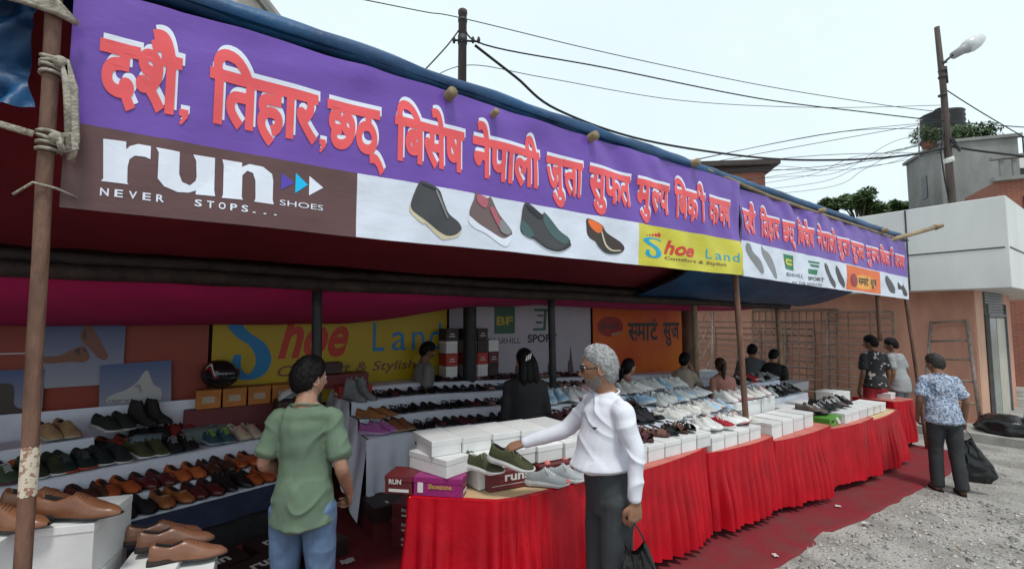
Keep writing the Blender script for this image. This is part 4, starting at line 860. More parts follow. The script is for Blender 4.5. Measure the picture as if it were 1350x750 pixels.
# risers on the right counters
def riser(label, x0, x1, zb, lv):
    o = ((x0+x1)/2, 2.9, zb); t = thing('display_riser', label, 'display', o, 0, 'white cloth risers on the counters')
    for y0, y1, h in lv:
        b = MB(); b.grid(14, 4, lambda u, v: ((x1-x0)*(u-.5), y0-o[1]-.01*(1-v)+.006*nz(u*9, v*3), h*v)); b.grid(14, 4, lambda u, v: ((x1-x0)*(u-.5), y0-o[1]+(y1-y0)*v, h+.004*nz(u*9, v*5))); b.grid(4, 4, lambda u, v: (-(x1-x0)/2, y0-o[1]+(y1-y0)*u, h*v)); b.grid(4, 4, lambda u, v: ((x1-x0)/2, y0-o[1]+(y1-y0)*u, h*v)); b.build('cloth_step', WHITECLOTH, t)
riser('white cloth riser under the sandals behind the bearded man', 2.62, 3.80, Z_(3.1)+.009, [(2.74, 3.0, .17), (3.0, 3.3, .25), (3.3, 3.55, .32)])
riser('white cloth riser under the heap of white sneakers', 3.83, 4.90, Z_(4.4)+.009, [(2.74, 3.0, .19), (3.0, 3.3, .28), (3.3, 3.6, .36)])
riser('white cloth riser on the counter of the green box', 6.34, 7.46, Z_(6.9)+.009, [(3.12, 3.5, .22), (3.5, 3.8, .36)])
# ------------------------------------------------------------------ shoes
def ip(tab, t):
    for (a, p), (c, q) in zip(tab, tab[1:]):
        if t <= c:
            k = (t-a)/(c-a) if c > a else 0; k = k*k*(3-2*k) if False else k
            return p+(q-p)*k
    return tab[-1][1]
WID = [(0, .20), (.04, .31), (.12, .36), (.3, .345), (.45, .37), (.62, .47), (.74, .50), (.85, .45), (.93, .34), (.975, .20), (1, .06)]
WIDP = [(0, .20), (.04, .30), (.12, .34), (.3, .32), (.45, .35), (.62, .44), (.72, .45), (.85, .36), (.93, .26), (.98, .15), (1, .05)]
KIND = {                     # length, width, upper height table, opening (t0, t1), sole height table (top), sole bottom lift
 'sneaker': dict(L=.285, W=.102, H=[(0, .085), (.03, .105), (.12, .095), (.25, .082), (.36, .095), (.42, .108), (.5, .092), (.65, .068), (.8, .052), (.92, .042), (1, .022)], op=(.065, .42), S=[(0, .038), (.2, .032), (.5, .026), (.8, .022), (1, .026)], lift=[(0, .010), (.08, 0), (.75, 0), (1, .018)], so=.005),
 'oxford': dict(L=.295, W=.096, H=[(0, .075), (.03, .088), (.12, .078), (.25, .066), (.36, .076), (.42, .086), (.5, .078), (.65, .058), (.8, .044), (.92, .036), (1, .020)], op=(.06, .42), S=[(0, .026), (.28, .024), (.32, .012), (.8, .010), (1, .012)], lift=[(0, 0), (.3, 0), (.31, .012), (.55, .006), (.7, 0), (1, .010)], so=.004, P=1),
 'loafer': dict(L=.28, W=.098, H=[(0, .058), (.03, .070), (.12, .062), (.3, .048), (.44, .052), (.52, .060), (.65, .056), (.8, .048), (.92, .040), (1, .022)], op=(.065, .50), S=[(0, .020), (.28, .018), (.32, .010), (.8, .009), (1, .010)], lift=[(0, 0), (.3, 0), (.31, .009), (.6, 0), (1, .006)], so=.004),
 'flat': dict(L=.245, W=.084, H=[(0, .044), (.03, .055), (.12, .046), (.3, .032), (.5, .030), (.66, .036), (.75, .040), (.88, .034), (1, .016)], op=(.065, .68), S=[(0, .016), (.28, .014), (.34, .008), (1, .008)], lift=[(0, 0), (.3, 0), (.33, .005), (.6, 0), (1, .004)], so=.003),
 'boot': dict(L=.29, W=.10, H=[(0, .20), (.03, .225), (.1, .225), (.2, .22), (.32, .222), (.38, .20), (.46, .13), (.55, .092), (.7, .068), (.85, .054), (.93, .044), (1, .024)], op=(.065, .34), S=[(0, .034), (.28, .030), (.32, .016), (.8, .014), (1, .016)], lift=[(0, 0), (.3, 0), (.31, .016), (.55, .008), (.7, 0), (1, .01)], so=.006),
}
def shoe_parts(kind):
    k = KIND[kind]; L, W = k['L'], k['W']; wd = WIDP if k.get('P') else WID; ts = [0, .012, .03, .06, .1, .15, .2, .26, .32, .36, .40, .44, .48, .52, .56, .62, .68, .74, .8, .86, .91, .95, .98, 1.0]
    up, li, so, la = MB(), MB(), MB(), MB(); a0, a1 = k['op']
    prof = [(-1.0, 0), (-1.03, .22), (-.98, .5), (-.80, .78), (-.56, .97), (-.40, 1.0)]
    rows = []; o_ = []
    for t in ts:
        x = t*L-L/2; w = ip(wd, t)*W; zs = ip(k['S'], t)-.003; h = ip(k['H'], t)-zs; bend = .006*math.sin(math.pi*t)
        d = sm(a0-.02, a0+.03, t)*(1-sm(a1-.07, a1+.01, t))
        tall = 1 if h < .09 else .0
        r = []
        for s, z in prof: 
            ss = s*(1-(.0 if h < .09 else .08*z)); 
            if d > .5 and s > -.6: ss = ss*1.30
            r.append((x, ss*w+bend, zs+z*h))
        c = (x, bend, zs+h*(1.06-d*(1.06 if kind != 'boot' else .6)))
        inn = [(x, -.34*w*(1+.5*d)+bend, zs+h*(1.03-.35*d)), (x, -.26*w*(1+1.0*d)+bend, zs+h*(1.05-.85*d))]
        r = r+inn+[c]+[(p[0], 2*bend-p[1], p[2]) for p in (inn[1], inn[0])]+[(p[0], 2*bend-p[1], p[2]) for p in reversed(r)]
        rows.append(r); o_.append(d)
    n = len(rows[0]); vs = [p for r in rows for p in r]
    fo, fl = [], []
    for i in range(len(ts)-1):
        for j in range(n-1):
            q = (i*n+j, (i+1)*n+j, (i+1)*n+j+1, i*n+j+1)
            (fl if (5 <= j < n-6 and (o_[i]+o_[i+1]) > .7) else fo).append(q)
    fo.append(tuple(range(n-1, -1, -1)))
    up.add(vs, fo, 0, True); up.add(vs, fl, 1, True)
    e = k['so']; sv = []
    for t in ts:
        x = (t-.5)*(L+2*e); w = ip(wd, t)*W+e; bend = .006*math.sin(math.pi*t); zt = ip(k['S'], t); zb = ip(k['lift'], t)
        sv += [(x, -w+bend, zt), (x, -w-.002+bend, (zt+zb)/2), (x, -w+.003+bend, zb), (x, w-.003+bend, zb), (x, w+.002+bend, (zt+zb)/2), (x, w+bend, zt)]
    m = 6; fs = [(i*m+j, (i+1)*m+j, (i+1)*m+(j+1) % m, i*m+(j+1) % m) for i in range(len(ts)-1) for j in range(m)]+[tuple(range(m)), tuple((len(ts)-1)*m+j for j in reversed(range(m)))]
    so.add(sv, fs, 0, False)
    if kind in ('sneaker', 'oxford', 'boot'):
        for i in range(5 if kind != 'oxford' else 4):
            t = (.45 if kind != 'boot' else .40)+i*(.05 if kind != 'oxford' else .04); w = ip(wd, t)*W; h = ip(k['H'], t); b_ = .006*math.sin(math.pi*t)
            for s in (-1, 1):
                la.tube([((t-.5)*L-.006*s, -.42*w+b_, h*.97), ((t-.5)*L, b_, h*1.06+.002), ((t-.5)*L+.008*s, .42*w+b_, h*.97)], .0028, 4)
        if kind == 'sneaker':
            for s in (-1, 1): la.tube([((.47-.5)*L, 0, ip(k['H'], .45)*1.07), (-.03*L, s*.02, ip(k['H'], .47)*1.06), (.03*L, s*.034, ip(k['H'], .52)*.9)], .0026, 4)
    if kind == 'loafer':
        la.box(((.60-.5)*L, .006, ip(k['H'], .6)*1.0+.001), (.022, ip(wd, .6)*W*1.0, .008))
    return up, li, so, la
def sandal_parts():
    L, W = .245, .084; so, st = MB(), MB(); sv = []; ts = [i/12 for i in range(13)]
    for t in ts:
        x = (t-.5)*L; w = max(.012, ip(WID, t)*W); zb = 0; zt = .022-.008*t
        sv += [(x, -w, zt), (x, -w, zb), (x, w, zb), (x, w, zt)]
    so.add(sv, [(i*4+j, (i+1)*4+j, (i+1)*4+(j+1) % 4, i*4+(j+1) % 4) for i in range(12) for j in range(4)]+[(0, 1, 2, 3), tuple(48+j for j in (3, 2, 1, 0))], 0, False)
    def strap(t0, t1, h, wd_):
        def f(u, v):
            t = t0+(t1-t0)*v+.02*math.sin(u*3.14); q = math.pi*u; w = ip(WID, t)*W*.98
            return ((t-.5)*L+wd_*(v-.5), -w*math.cos(q), .016+h*math.sin(q))
        st.grid(10, 2, f)
    strap(.62, .72, .038, .03); strap(.78, .82, .028, .016); strap(.42, .44, .05, .014)
    st.tube([(-.02*L, -.36*W, .02), (-.3*L, -.36*W, .045), (-.49*L, 0, .052), (-.3*L, .36*W, .045), (-.02*L, .36*W, .02)], .006, 5)
    return st, MB(), so, MB()
SC = {}
def shoemat(c, gloss):
    k = ('upper_'+'_'.join(f'{int(x*999)}' for x in c)+('g' if gloss else ''))
    return M(k, c, .32 if gloss else .75, .2, 9, .12, 55, spec=.5 if gloss else .3, rnd=.15, bdist=.001)
LININGM = M('shoe_lining', (.035, .03, .03), .9, .2, 10, 0); LININGW = M('pale_lining', (.42, .40, .38), .9, .1, 10, 0)
def proto_parts(kind, up, sole, lace=None, gloss=False, lin=None):
    key = (kind, up, sole, lace, gloss)
    if key not in SC:
        u, li, so, la = sandal_parts() if kind == 'sandal' else shoe_parts(kind)
        ms = {'up': u.mesh('upper', [shoemat(up, gloss), lin or (LININGW if sum(up) > 1.2 else LININGM)]), 'sole': so.mesh('sole', shoemat(sole, False)), 'lace': la.mesh('laces', shoemat(lace or up, False)) if la.v else None}
        j = MB(); j.add(u.v, u.f); j.m = list(u.m); j.s = list(u.s); n = len(j.v)
        for x, mi in ((so, 2), (la, 3)): j.add(x.v, x.f, mi, False)
        ms['one'] = j.mesh('shoe', [shoemat(up, gloss), lin or (LININGW if sum(up) > 1.2 else LININGM), shoemat(sole, False), shoemat(lace or up, False)])
        SC[key] = ms
    return SC[key]
NSHOE = [0]
def shoe(label, loc, rot, spec, group, parts=False, scale=1, cat='shoe', mirror=False):
    kind, up, sole, lace, gloss = spec; ms = proto_parts(kind, up, sole, lace, gloss); NSHOE[0] += 1
    nm = {'sneaker': 'sneaker', 'oxford': 'oxford_shoe', 'loafer': 'loafer', 'flat': 'flat_shoe', 'boot': 'ankle_boot', 'sandal': 'sandal'}[kind]
    if parts:
        o = thing(nm, label, cat, loc, 0, group)
        for n_, key in (('upper', 'up'), ('sole', 'sole'), ({'loafer': 'strap'}.get(kind, 'laces'), 'lace')):
            if ms[key]: c = bpy.data.objects.new(n_, ms[key]); C.objects.link(c); c.parent = o
    else:
        o = bpy.data.objects.new(nm, ms['one']); C.objects.link(o); tag(o, label, cat, group)
    o.location = loc; o.rotation_euler = rot; o.scale = (scale, scale*(-1 if mirror else 1), scale)
    return o
K_ = (.014, .014, .016); DG = (.012, .03, .028); TANL = (.33, .11, .035); ORL = (.40, .085, .02); BUR = (.10, .018, .018); DBR = (.075, .028, .016); OLIVE = (.065, .072, .032); WHT = (.72, .72, .70); CRM = (.55, .45, .33); TEALS = (.035, .085, .12); BRN = (.24, .09, .04); PNK = (.52, .16, .20); LBL = (.36, .56, .74); GRYS = (.36, .39, .40); REDS = (.40, .02, .03); PUR = (.42, .12, .36); SAND = (.42, .27, .14); CORALS = (.75, .22, .2)
# left display: (row, pixel x of the pair, pixel y of the front toes, words, spec)
def S_(kind, up, sole=K_, lace=None, g=False): return (kind, up, sole, lace, g)
LROW = [
 (0, 172, 'black suede loafer', S_('loafer', K_, K_)), (0, 225, 'tan loafer with metal bit', S_('loafer', TANL, K_, (.4, .3, .15), True)), (0, 268, 'glossy burgundy loafer', S_('loafer', BUR, K_, None, True)), (0, 309, 'black lace-up shoe', S_('oxford', K_, K_, None, True)), (0, 341, 'orange suede loafer', S_('loafer', ORL, K_)),
 (1, 88, 'dark burgundy loafer', S_('loafer', BUR, K_)), (1, 120, 'dark brown loafer', S_('loafer', DBR, K_)), (1, 152, 'orange brown loafer', S_('loafer', ORL, K_)), (1, 200, 'polished burgundy loafer', S_('loafer', BUR, K_, None, True)), (1, 245, 'bright orange loafer', S_('loafer', (.46, .11, .03), K_)), (1, 286, 'maroon brown loafer', S_('loafer', DBR, K_, None, True)), (1, 322, 'russet loafer', S_('loafer', ORL, K_, None, True)),
 (2, 14, 'green and maroon sneaker', S_('sneaker', (.05, .09, .05), (.12, .03, .04), WHT)), (2, 52, 'dark olive sneaker with white sole', S_('sneaker', (.035, .045, .025), WHT, OLIVE)), (2, 92, 'dark green sneaker with orange sole', S_('sneaker', DG, (.62, .10, .04), (.1, .1, .1))), (2, 143, 'black sneaker with white edge', S_('sneaker', (.02, .03, .03), WHT, K_)), (2, 194, 'olive sneaker with white sole', S_('sneaker', OLIVE, WHT, OLIVE)), (2, 236, 'black runner with pale logo', S_('sneaker', K_, K_, GRYS)), (2, 287, 'teal runner with lime tag', S_('sneaker', TEALS, (.35, .40, .42), (.35, .6, .05))), (2, 326, 'cream and pink runner', S_('sneaker', CRM, (.5, .42, .36), (.5, .2, .2))),
 (2.5, 22, 'orange slip-on', S_('loafer', ORL, K_)), (2.5, 55, 'black slip-on at the back', S_('loafer', K_, K_)), (2.5, 82, 'brown suede slip-on', S_('loafer', (.13, .05, .03), K_)), (2.5, 122, 'black slip-on', S_('loafer', K_, K_)), (2.5, 165, 'rust red slip-on', S_('loafer', (.32, .05, .03), K_)), (2.5, 210, 'black walking shoe', S_('sneaker', K_, K_)), (2.5, 252, 'dark red walking shoe', S_('sneaker', (.22, .025, .02), (.2, .03, .03))),
 (3, 70, 'sand coloured sneaker', S_('sneaker', SAND, (.5, .45, .36), SAND)), (3, 149, 'charcoal sneaker with white edge', S_('sneaker', (.03, .035, .03), (.6, .6, .58), K_)), (3, 196, 'tall black ankle boot', S_('boot', (.02, .018, .018), K_)),
]
rown = {0: 'lowest step', 1: 'second step', 2: 'third step front', 2.5: 'third step back', 3: 'top step'}
GL = 'shoes on the left display'
for row, px, nm, sp in LROW:
    ri = int(row); n0, z0 = LS[ri]
    # where the pixel column meets the row line
    best = min((abs((lambda P: (lambda d: 675+FPX*d.dot(_R)/d.dot(_F))(P-CAM))(lsp(s*.01, n0, z0))-px), s*.01) for s in range(-260, 150))[1]
    nn = n0+(.135 if row != 2.5 else .37)-(.02 if ri == 3 else 0)
    zz = z0+.02+(.06 if row == 2.5 else 0)
    if row == 2.5:
        best = best
    for k, side in ((-1, 'left'), (1, 'right')):
        P = lsp(best+k*.054+.03, nn+RNG.uniform(-.008, .008), zz)
        shoe(f'{nm}, {side} of pair, {rown[row]}, left shelf', P, (0, rad(2) if row == 2.5 else rad(RNG.uniform(3, 7)), LS_A-rad(90)+rad(RNG.uniform(8, 24)+(22 if sp[0] == 'boot' else 0))), sp, GL, True, .88 if sp[0] == 'boot' else 1.04)
# olive shoe pairs and grey sneakers on the near counter
OLV = S_('sneaker', OLIVE, WHT, (.25, .26, .16)); GRY = S_('sneaker', GRYS, (.62, .62, .62), (.75, .75, .75))
P = onZ(645, 628, .885); shoe('olive green sneaker standing upright beside the held one', P+V((.03, .10, .0)), (0, 0, rad(-70)), OLV, 'olive sneakers on the near counter', True)
HELD = onZ(676, 622, .93)+V((.02, .05, .02)); shoe('olive green sneaker with white sole held by the bearded man', HELD, (rad(8), rad(14), rad(-42)), OLV, 'olive sneakers on the near counter', True)
for i, (u, v) in enumerate(((728, 643), (752, 637), (775, 630), (797, 621))):
    P = onZ(u, v, zT)+V((.0, .05, .004))
    o = shoe(f'grey sneaker with coral heel on bare plywood, {ordw(i)} from the maroon boxes', P, (0, 0, rad(-46)), GRY, 'grey and coral sneakers', True)
    b = MB(); b.ball((-.118, .002, .095), (.022, .022, .03)); b.build('heel_tab', shoemat(CORALS, False), o); b = MB(); b.ball((.125, .004, .03), (.022, .035, .012)); b.build('toe_cap', shoemat(CORALS, False), o)
# brown oxfords on the white boxes, left
OX = S_('oxford', (.21, .085, .042), (.03, .028, .027), (.17, .065, .032), True); OX2 = S_('oxford', (.24, .105, .06), (.04, .03, .028), (.2, .08, .045), True)
STK = vinyl('sticker_orange', srgb(250, 80, 40))
for i, lb in enumerate(('brown oxford partly cut off by the left edge of the picture', 'brown oxford half hidden behind the near pole', 'brown oxford on the boxes right of the near pole', 'brown oxford behind the others on the boxes, by the pole')):
    x, y = ((-.80, 2.90), (-.555, 2.90), (-.315, 2.88), (-.45, 3.06))[i]
    o = shoe(lb, (x, y, .948), (0, 0, rad(-30)), OX, 'brown oxfords at the near left', True, 1.2)
    b = MB(); b.box((-.150, .0, .022), (.004, .028, .022)); b.box((-.135, -.036, .02), (.03, .004, .022), rz=rad(-20)); b.build('price_sticker', STK, o)
for i, lb in enumerate(('tan oxford nearest the camera on the low white boxes', 'tan oxford lying second on the low white boxes', 'tan oxford lying farthest back on the low white boxes')):
    shoe(lb, (.10-.05*i, 2.84+.12*i, .668 if i == 0 else .70), (0, rad(3), rad(-8+3*i)), OX2, 'tan oxfords at the near left', True, 1.08)
# middle display rows: small single-mesh shoes
def rowlabel(nm, i, where): return f'{nm}, {ordw(i)} from left {where}'
MP = [S_('flat', K_, K_), S_('flat', K_, K_, None, True), S_('sandal', K_, K_), S_('flat', (.10, .02, .03), K_), S_('flat', K_, (.1, .1, .1)), S_('sandal', (.05, .03, .03), K_), S_('flat', TEALS, K_), S_('flat', (.4, .22, .18), K_)]
MN = ['black flat shoe', 'glossy black flat shoe', 'black strappy sandal', 'wine red flat shoe', 'plain black pump', 'brown black sandal', 'dark teal flat shoe', 'dusty pink flat shoe']
GM = 'shoes on the middle display'
for r, (n0, z0, x0, x1, where) in enumerate(((.0, .75, 1.90, 4.2, 'in the front row of the middle display'), (.27, .87, 1.78, 4.7, 'in the second row of the middle display'), (.54, 1.0, 1.72, 5.0, 'in the third row of the middle display'), (.86, 1.09, 2.5, 5.4, 'in the back row of the middle display'))):
    n = int((x1-x0)/.112)
    for i in range(n):
        x = x0+.112*i; j = RNG.choice([0, 1, 2, 0, 4, 5, 2, 1, 3, 6, 7] if r < 3 else [5, 3, 5, 0, 3, 5, 7, 2])
        if x > 3.6 and RNG.random() < .4: j = RNG.choice([7, 5])
        nm = MN[j]
        shoe(rowlabel(nm, i, where), (x, 4.27+n0+.13, z0+G(x)-G(1.46)+.010), (0, 0, rad(-90+RNG.uniform(-16, 24))), MP[j], GM)
BT = S_('oxford', (.30, .12, .04), (.3, .16, .07), (.2, .08, .03))
for i, (x, y, z, a, lb, sp) in enumerate(((1.56, 4.50, .885, -40, 'tan work shoe at the left end of the white display', BT), (1.68, 4.53, .885, -40, 'tan work shoe, right one of the pair at the display end', BT), (1.55, 4.37, .762, -35, 'pink purple sneaker at the display corner, left one', S_('sneaker', PUR, (.55, .35, .55), (.6, .5, .6))), (1.65, 4.41, .762, -35, 'pink purple sneaker at the display corner, right one', S_('sneaker', PUR, (.55, .35, .55), (.6, .5, .6))), (1.75, 4.40, .762, -60, 'light tan sneaker beside the pink purple pair, left one', S_('sneaker', BRN, (.45, .3, .18), BRN)), (1.84, 4.41, .762, -60, 'light tan sneaker beside the pink purple pair, right one', S_('sneaker', BRN, (.45, .3, .18), BRN)))):
    shoe(lb, (x, y, z), (0, 0, rad(a)), sp, 'pairs at the left end of the middle display', True)
for i, (x, y, z) in enumerate(((1.50, 4.82, 1.0), (1.62, 4.86, 1.0))):
    shoe(['grey ankle boot by the red box, left one', 'grey ankle boot by the red box, right one'][i], (x, y+.02, z+.012), (0, rad(10), rad(-48)), S_('boot', (.24, .25, .25), (.2, .2, .2), (.2, .2, .2)), 'grey boots at the display end', True, .9)
# right counters
def heap(tag_, where, x0, x1, step, y, zf, pal, group, ang=(-128, -48), jit=.03, tilt=12):
    i = 0; x = x0
    while x < x1:
        nm, sp = RNG.choice(pal)
        shoe(rowlabel(nm, i, where), (x, y+RNG.uniform(-jit, jit), zf(x)+.012+RNG.uniform(0, .006)), (rad(RNG.uniform(-tilt, tilt)), rad(RNG.uniform(-tilt, tilt)*.6), rad(RNG.uniform(*ang))), sp, group)
        x += step*RNG.uniform(.9, 1.1); i += 1
GS = 'shoes heaped on the right counters'
SAN = [('beige pink sandal', S_('sandal', (.40, .20, .16), (.25, .12, .1))), ('black sandal', S_('sandal', K_, K_)), ('plum sandal', S_('sandal', (.14, .05, .06), (.06, .03, .03))), ('brown sandal', S_('sandal', (.17, .08, .06), (.08, .04, .03)))]
BLKS = [('black slip-on sneaker', S_('loafer', K_, (.03, .03, .03))), ('black clog', S_('flat', K_, K_)), ('charcoal sneaker', S_('sneaker', (.02, .02, .024), K_, K_))]
WH = [('white sneaker', S_('sneaker', WHT, WHT, WHT)), ('white sneaker with grey trim', S_('sneaker', WHT, (.6, .6, .6), (.3, .3, .32))), ('off-white sneaker', S_('sneaker', (.62, .60, .56), WHT, WHT)), ('white sneaker with black laces', S_('sneaker', WHT, WHT, K_))]
CO = [('pale blue sneaker', S_('sneaker', LBL, WHT, WHT)), ('red sneaker', S_('sneaker', REDS, WHT, WHT)), ('white sneaker with pink sole', S_('sneaker', WHT, (.6, .3, .32), PNK)), ('black striped sneaker', S_('sneaker', K_, WHT, WHT))]
zb1, zb2, zb3 = Z_(3.1)+.009, Z_(4.4)+.009, Z_(6.9)+.009
heap('', 'along the sandal counter edge', 2.86, 3.78, .098, 2.60, lambda x: zb1+.12, SAN, GS)
heap('', 'one line above the sandals', 2.70, 3.74, .10, 2.87, lambda x: zb1+.17, BLKS+SAN[1:2], GS)
heap('', 'on the middle sandal riser', 2.70, 3.76, .10, 3.14, lambda x: zb1+.25, BLKS+CO[:1]+SAN, GS)
heap('', 'on the top sandal riser', 2.70, 3.76, .10, 3.42, lambda x: zb1+.32, CO[:1]+CO[2:3]+WH+BLKS[:1], GS)
heap('', 'along the sneaker counter edge', 3.88, 4.86, .098, 2.60, lambda x: zb2+.12, CO[1:]+WH+WH[:2], GS, (-110, -30), .03, 16)
heap('', 'one line above the edge sneakers', 3.84, 4.86, .094, 2.87, lambda x: zb2+.20, WH+WH+CO, GS, (-105, -15), .04, 20)
heap('', 'on the middle sneaker riser', 3.84, 4.88, .094, 3.14, lambda x: zb2+.29, WH+CO[3:]+WH[:2]+CO[:1], GS, (-105, -15), .04, 20)
heap('', 'on the top sneaker riser', 3.84, 4.88, .105, 3.44, lambda x: zb2+.37, WH+CO[:1], GS, (-105, -15), .04, 20)
for i in range(6):
    nm, sp = RNG.choice(WH+CO[2:3]); shoe(rowlabel(nm, i, 'on the boxes behind the pole'), (5.0+.155*i, 2.93, Z_(5.6)+.322), (0, 0, rad(RNG.uniform(-110, -50))), sp, GS)
ST_ = [('black runner with white stripes', S_('sneaker', K_, (.05, .05, .05), WHT)), ('grey brown runner', S_('sneaker', (.12, .09, .08), K_, WHT)), ('black runner', S_('sneaker', K_, K_, GRYS))]
heap('', 'on the green box counter', 6.42, 7.45, .115, 2.66, lambda x: Z_(6.9)+.135 if x > 6.72 else Z_(6.9)+.115, ST_, GS, (-130, -80))
heap('', 'on the green counter riser', 6.40, 7.45, .115, 3.28, lambda x: zb3+.22, ST_+WH[:2], GS, (-120, -60))
heap('', 'on the top riser near the hooded man', 6.40, 7.45, .12, 3.62, lambda x: zb3+.36, [('black trainer', S_('sneaker', K_, K_)), ('red trainer', S_('sneaker', REDS, WHT)), ('grey trainer', S_('sneaker', (.3, .3, .32), WHT))]+ST_, GS, (-150, -40), .05, 20)
# things among the displays
ORP = 'orange boxes under the helmet'
for i in range(4):
    shoebox('orange box under the helmet, '+['leftmost', 'second', 'third', 'rightmost'][i]+' of the row', (.28+.21*i, 5.33, 1.0), 0, (.20, .20, .17), ORBOX, ORP, words=[('-y', '#', -.05, .05, .05, .11, TAN)], lid=True)
b = MB(); b.box((.62, 5.35, .5), (1.05, .18, .99)); tag(b.build('storage_crate', MAROON, bevel=.01), 'dark maroon chest carrying the orange boxes', 'chest')
def helmet():
    t = thing('motorcycle_helmet', 'black full face helmet with red stripes on the orange boxes', 'helmet', (.36, 5.30, 1.172))
    b = MB(); vs = []; n, m = 26, 18
    def f(u, v):
        a = 2*math.pi*u; th = math.pi*.86*v; x = .165*math.sin(th)*math.cos(a); y = .13*math.sin(th)*math.sin(a); z = .135+.135*math.cos(th)
        if x > 0 and z < .12: x *= 1.12
        return (x, y, max(0, z))
    b.grid(n, m, f); b.build('shell', M('helmet_black', (.012, .012, .014), .15, .1, 5, 0, coat=.6), t)
    def g(u, v):
        a = rad(-62+124*u); z = .105+.075*v; r = .168+.012*math.sin(v*3.14); return (r*math.cos(a)*1.03, .80*r*math.sin(a)*1.05, z)
    b = MB(); b.grid(16, 5, g); b.build('visor', M('helmet_visor', (.02, .02, .024), .06, .1, 4, 0, spec=.8), t)
    for k in (0, 1):
        def h(u, v): 
            a = rad(-70-40*u); z = .09+.02*v+.10*math.sin(u*2.4)+.03*k; r = .1335*math.sqrt(max(.1, 1-((z-.135)/.138)**2))
            return (r*1.27*math.cos(a), r*math.sin(a)-.003, z)
        b = MB(); b.grid(14, 2, h); b.build('stripe', M('helmet_red', (.42, .02, .02), .25) if k == 0 else PW, t)
    t.rotation_euler.z = rad(-40)
helmet()
for i, (x, y, z, sz, mt, lb, w_) in enumerate(((1.55, 5.05, 1.02, (.34, .22, .12), REDBOX, 'red shoe box at the end of the white display', [('-x', '#', -.06, .05, .02, .05, PW), ('-y', 'Sneaker', -.1, .08, .03, .07, PW)]), (1.50, 5.28, 1.10, (.5, .24, .14), MAROON, 'long maroon box behind the red shoe box', [('-y', '#', .05, .07, .03, .10, PW), ('-y', '#', .11, .13, .03, .10, PW), ('-y', '#', .17, .19, .03, .10, PW)]), (1.36, 5.30, 1.25, (.24, .2, .11), DKBOX, 'small dark box with open flap on the maroon box', []))):
    shoebox(lb, (x, y, z-.0), 0, sz, mt, 'boxes behind the display end', words=w_)
SB = 'shoe boxes piled by the thick black post'
for j in range(4):
    for i in range(4):
        m_ = [[WHITE_BOX, GREYBOX, WHITE_BOX, DKBOX], [REDBOX, REDBOX, REDBOX, MAROON], [WHITE_BOX, TAN, DKBR if False else DKBOX, WHITE_BOX], [DKBOX, DKBOX, DKBOX, DKBOX]][j][i]
        if j == 3 and i == 3: continue
        shoebox(f'{["white", "red", "pale", "dark"][j]} box in the {["lowest", "second", "third", "top"][j]} layer of the pile by the post, {["leftmost", "second", "third", "rightmost"][i]}', (2.86+.17*i+(.06 if i else -.05), 5.32, 1.09+.155*j), 0, (.16, .2, .15), m_, SB, words=[('-y', '#', -.04, .04, .05, .06, PW), ('-y', '#', -.03, .03, .08, .09, PW)] if j in (1, 3) else ())
b = MB(); b.box((3.2, 5.34, .55), (.95, .3, 1.07)); tag(b.build('storage_crate', DKBOX, bevel=.01), 'dark chest carrying the pile of shoe boxes by the post', 'chest')
def cushion(label, c, r, mat, rz):
    b = MB()
    vs = []
    def f(u, v):
        a = 2*math.pi*u; t = math.pi*(v-.5); cx_ = abs(math.cos(a))**.6*math.copysign(1, math.cos(a)); cy_ = abs(math.sin(a))**.6*math.copysign(1, math.sin(a))
        k = math.cos(t); return (r[0]*k**.6*cx_ if k > 0 else 0, r[1]*k**.6*cy_ if k > 0 else 0, r[2]*math.sin(t)+.012*nz(u*8, v*5))
    b.grid(28, 12, f); o = b.build('cushion', mat); o.location = c; o.rotation_euler = (rad(8), 0, rz); return tag(o, label, 'cushion')
cushion('soft grey green cushion behind the teal runners', lsp(.78, .84, .775), (.27, .12, .07), M('grey_green_cloth', (.16, .20, .19), .9), LS_A)
b = MB(); P0 = lsp(.22, .84, .78); b.tube([P0, P0+V((.05, .0, .01)), P0+V((.24, .06, .0)), P0+V((.28, .07, .0))], [.055, .075, .065, .03], 14); tag(b.build('cloth_roll', M('grey_blue_cloth', (.13, .18, .21), .9)), 'grey blue rolled cloth left of the cushion', 'cloth roll')
b = MB()
def hcap(u, v):
    a = 6.283*u; t = 1.5708*v; return (.10*math.cos(a)*math.cos(t)*(1.15 if math.cos(a) > 0 else 1), .085*math.sin(a)*math.cos(t), .085*math.sin(t))
b.grid(20, 8, hcap); b.box((.13, 0, .005), (.10, .12, .008)); o = b.build('cap', [M('cap_white', (.6, .6, .6), .8)]); o.location = (.93, 5.08, 1.055); o.rotation_euler = (0, rad(-35), rad(-50)); tag(o, 'white peaked cap left of the man in the green shirt', 'cap')
b = MB(); b.box((1.0, 5.1, .52), (.36, .26, 1.04)); tag(b.build('storage_crate', DKBOX, bevel=.01), 'dark carton standing behind the man in green', 'carton')
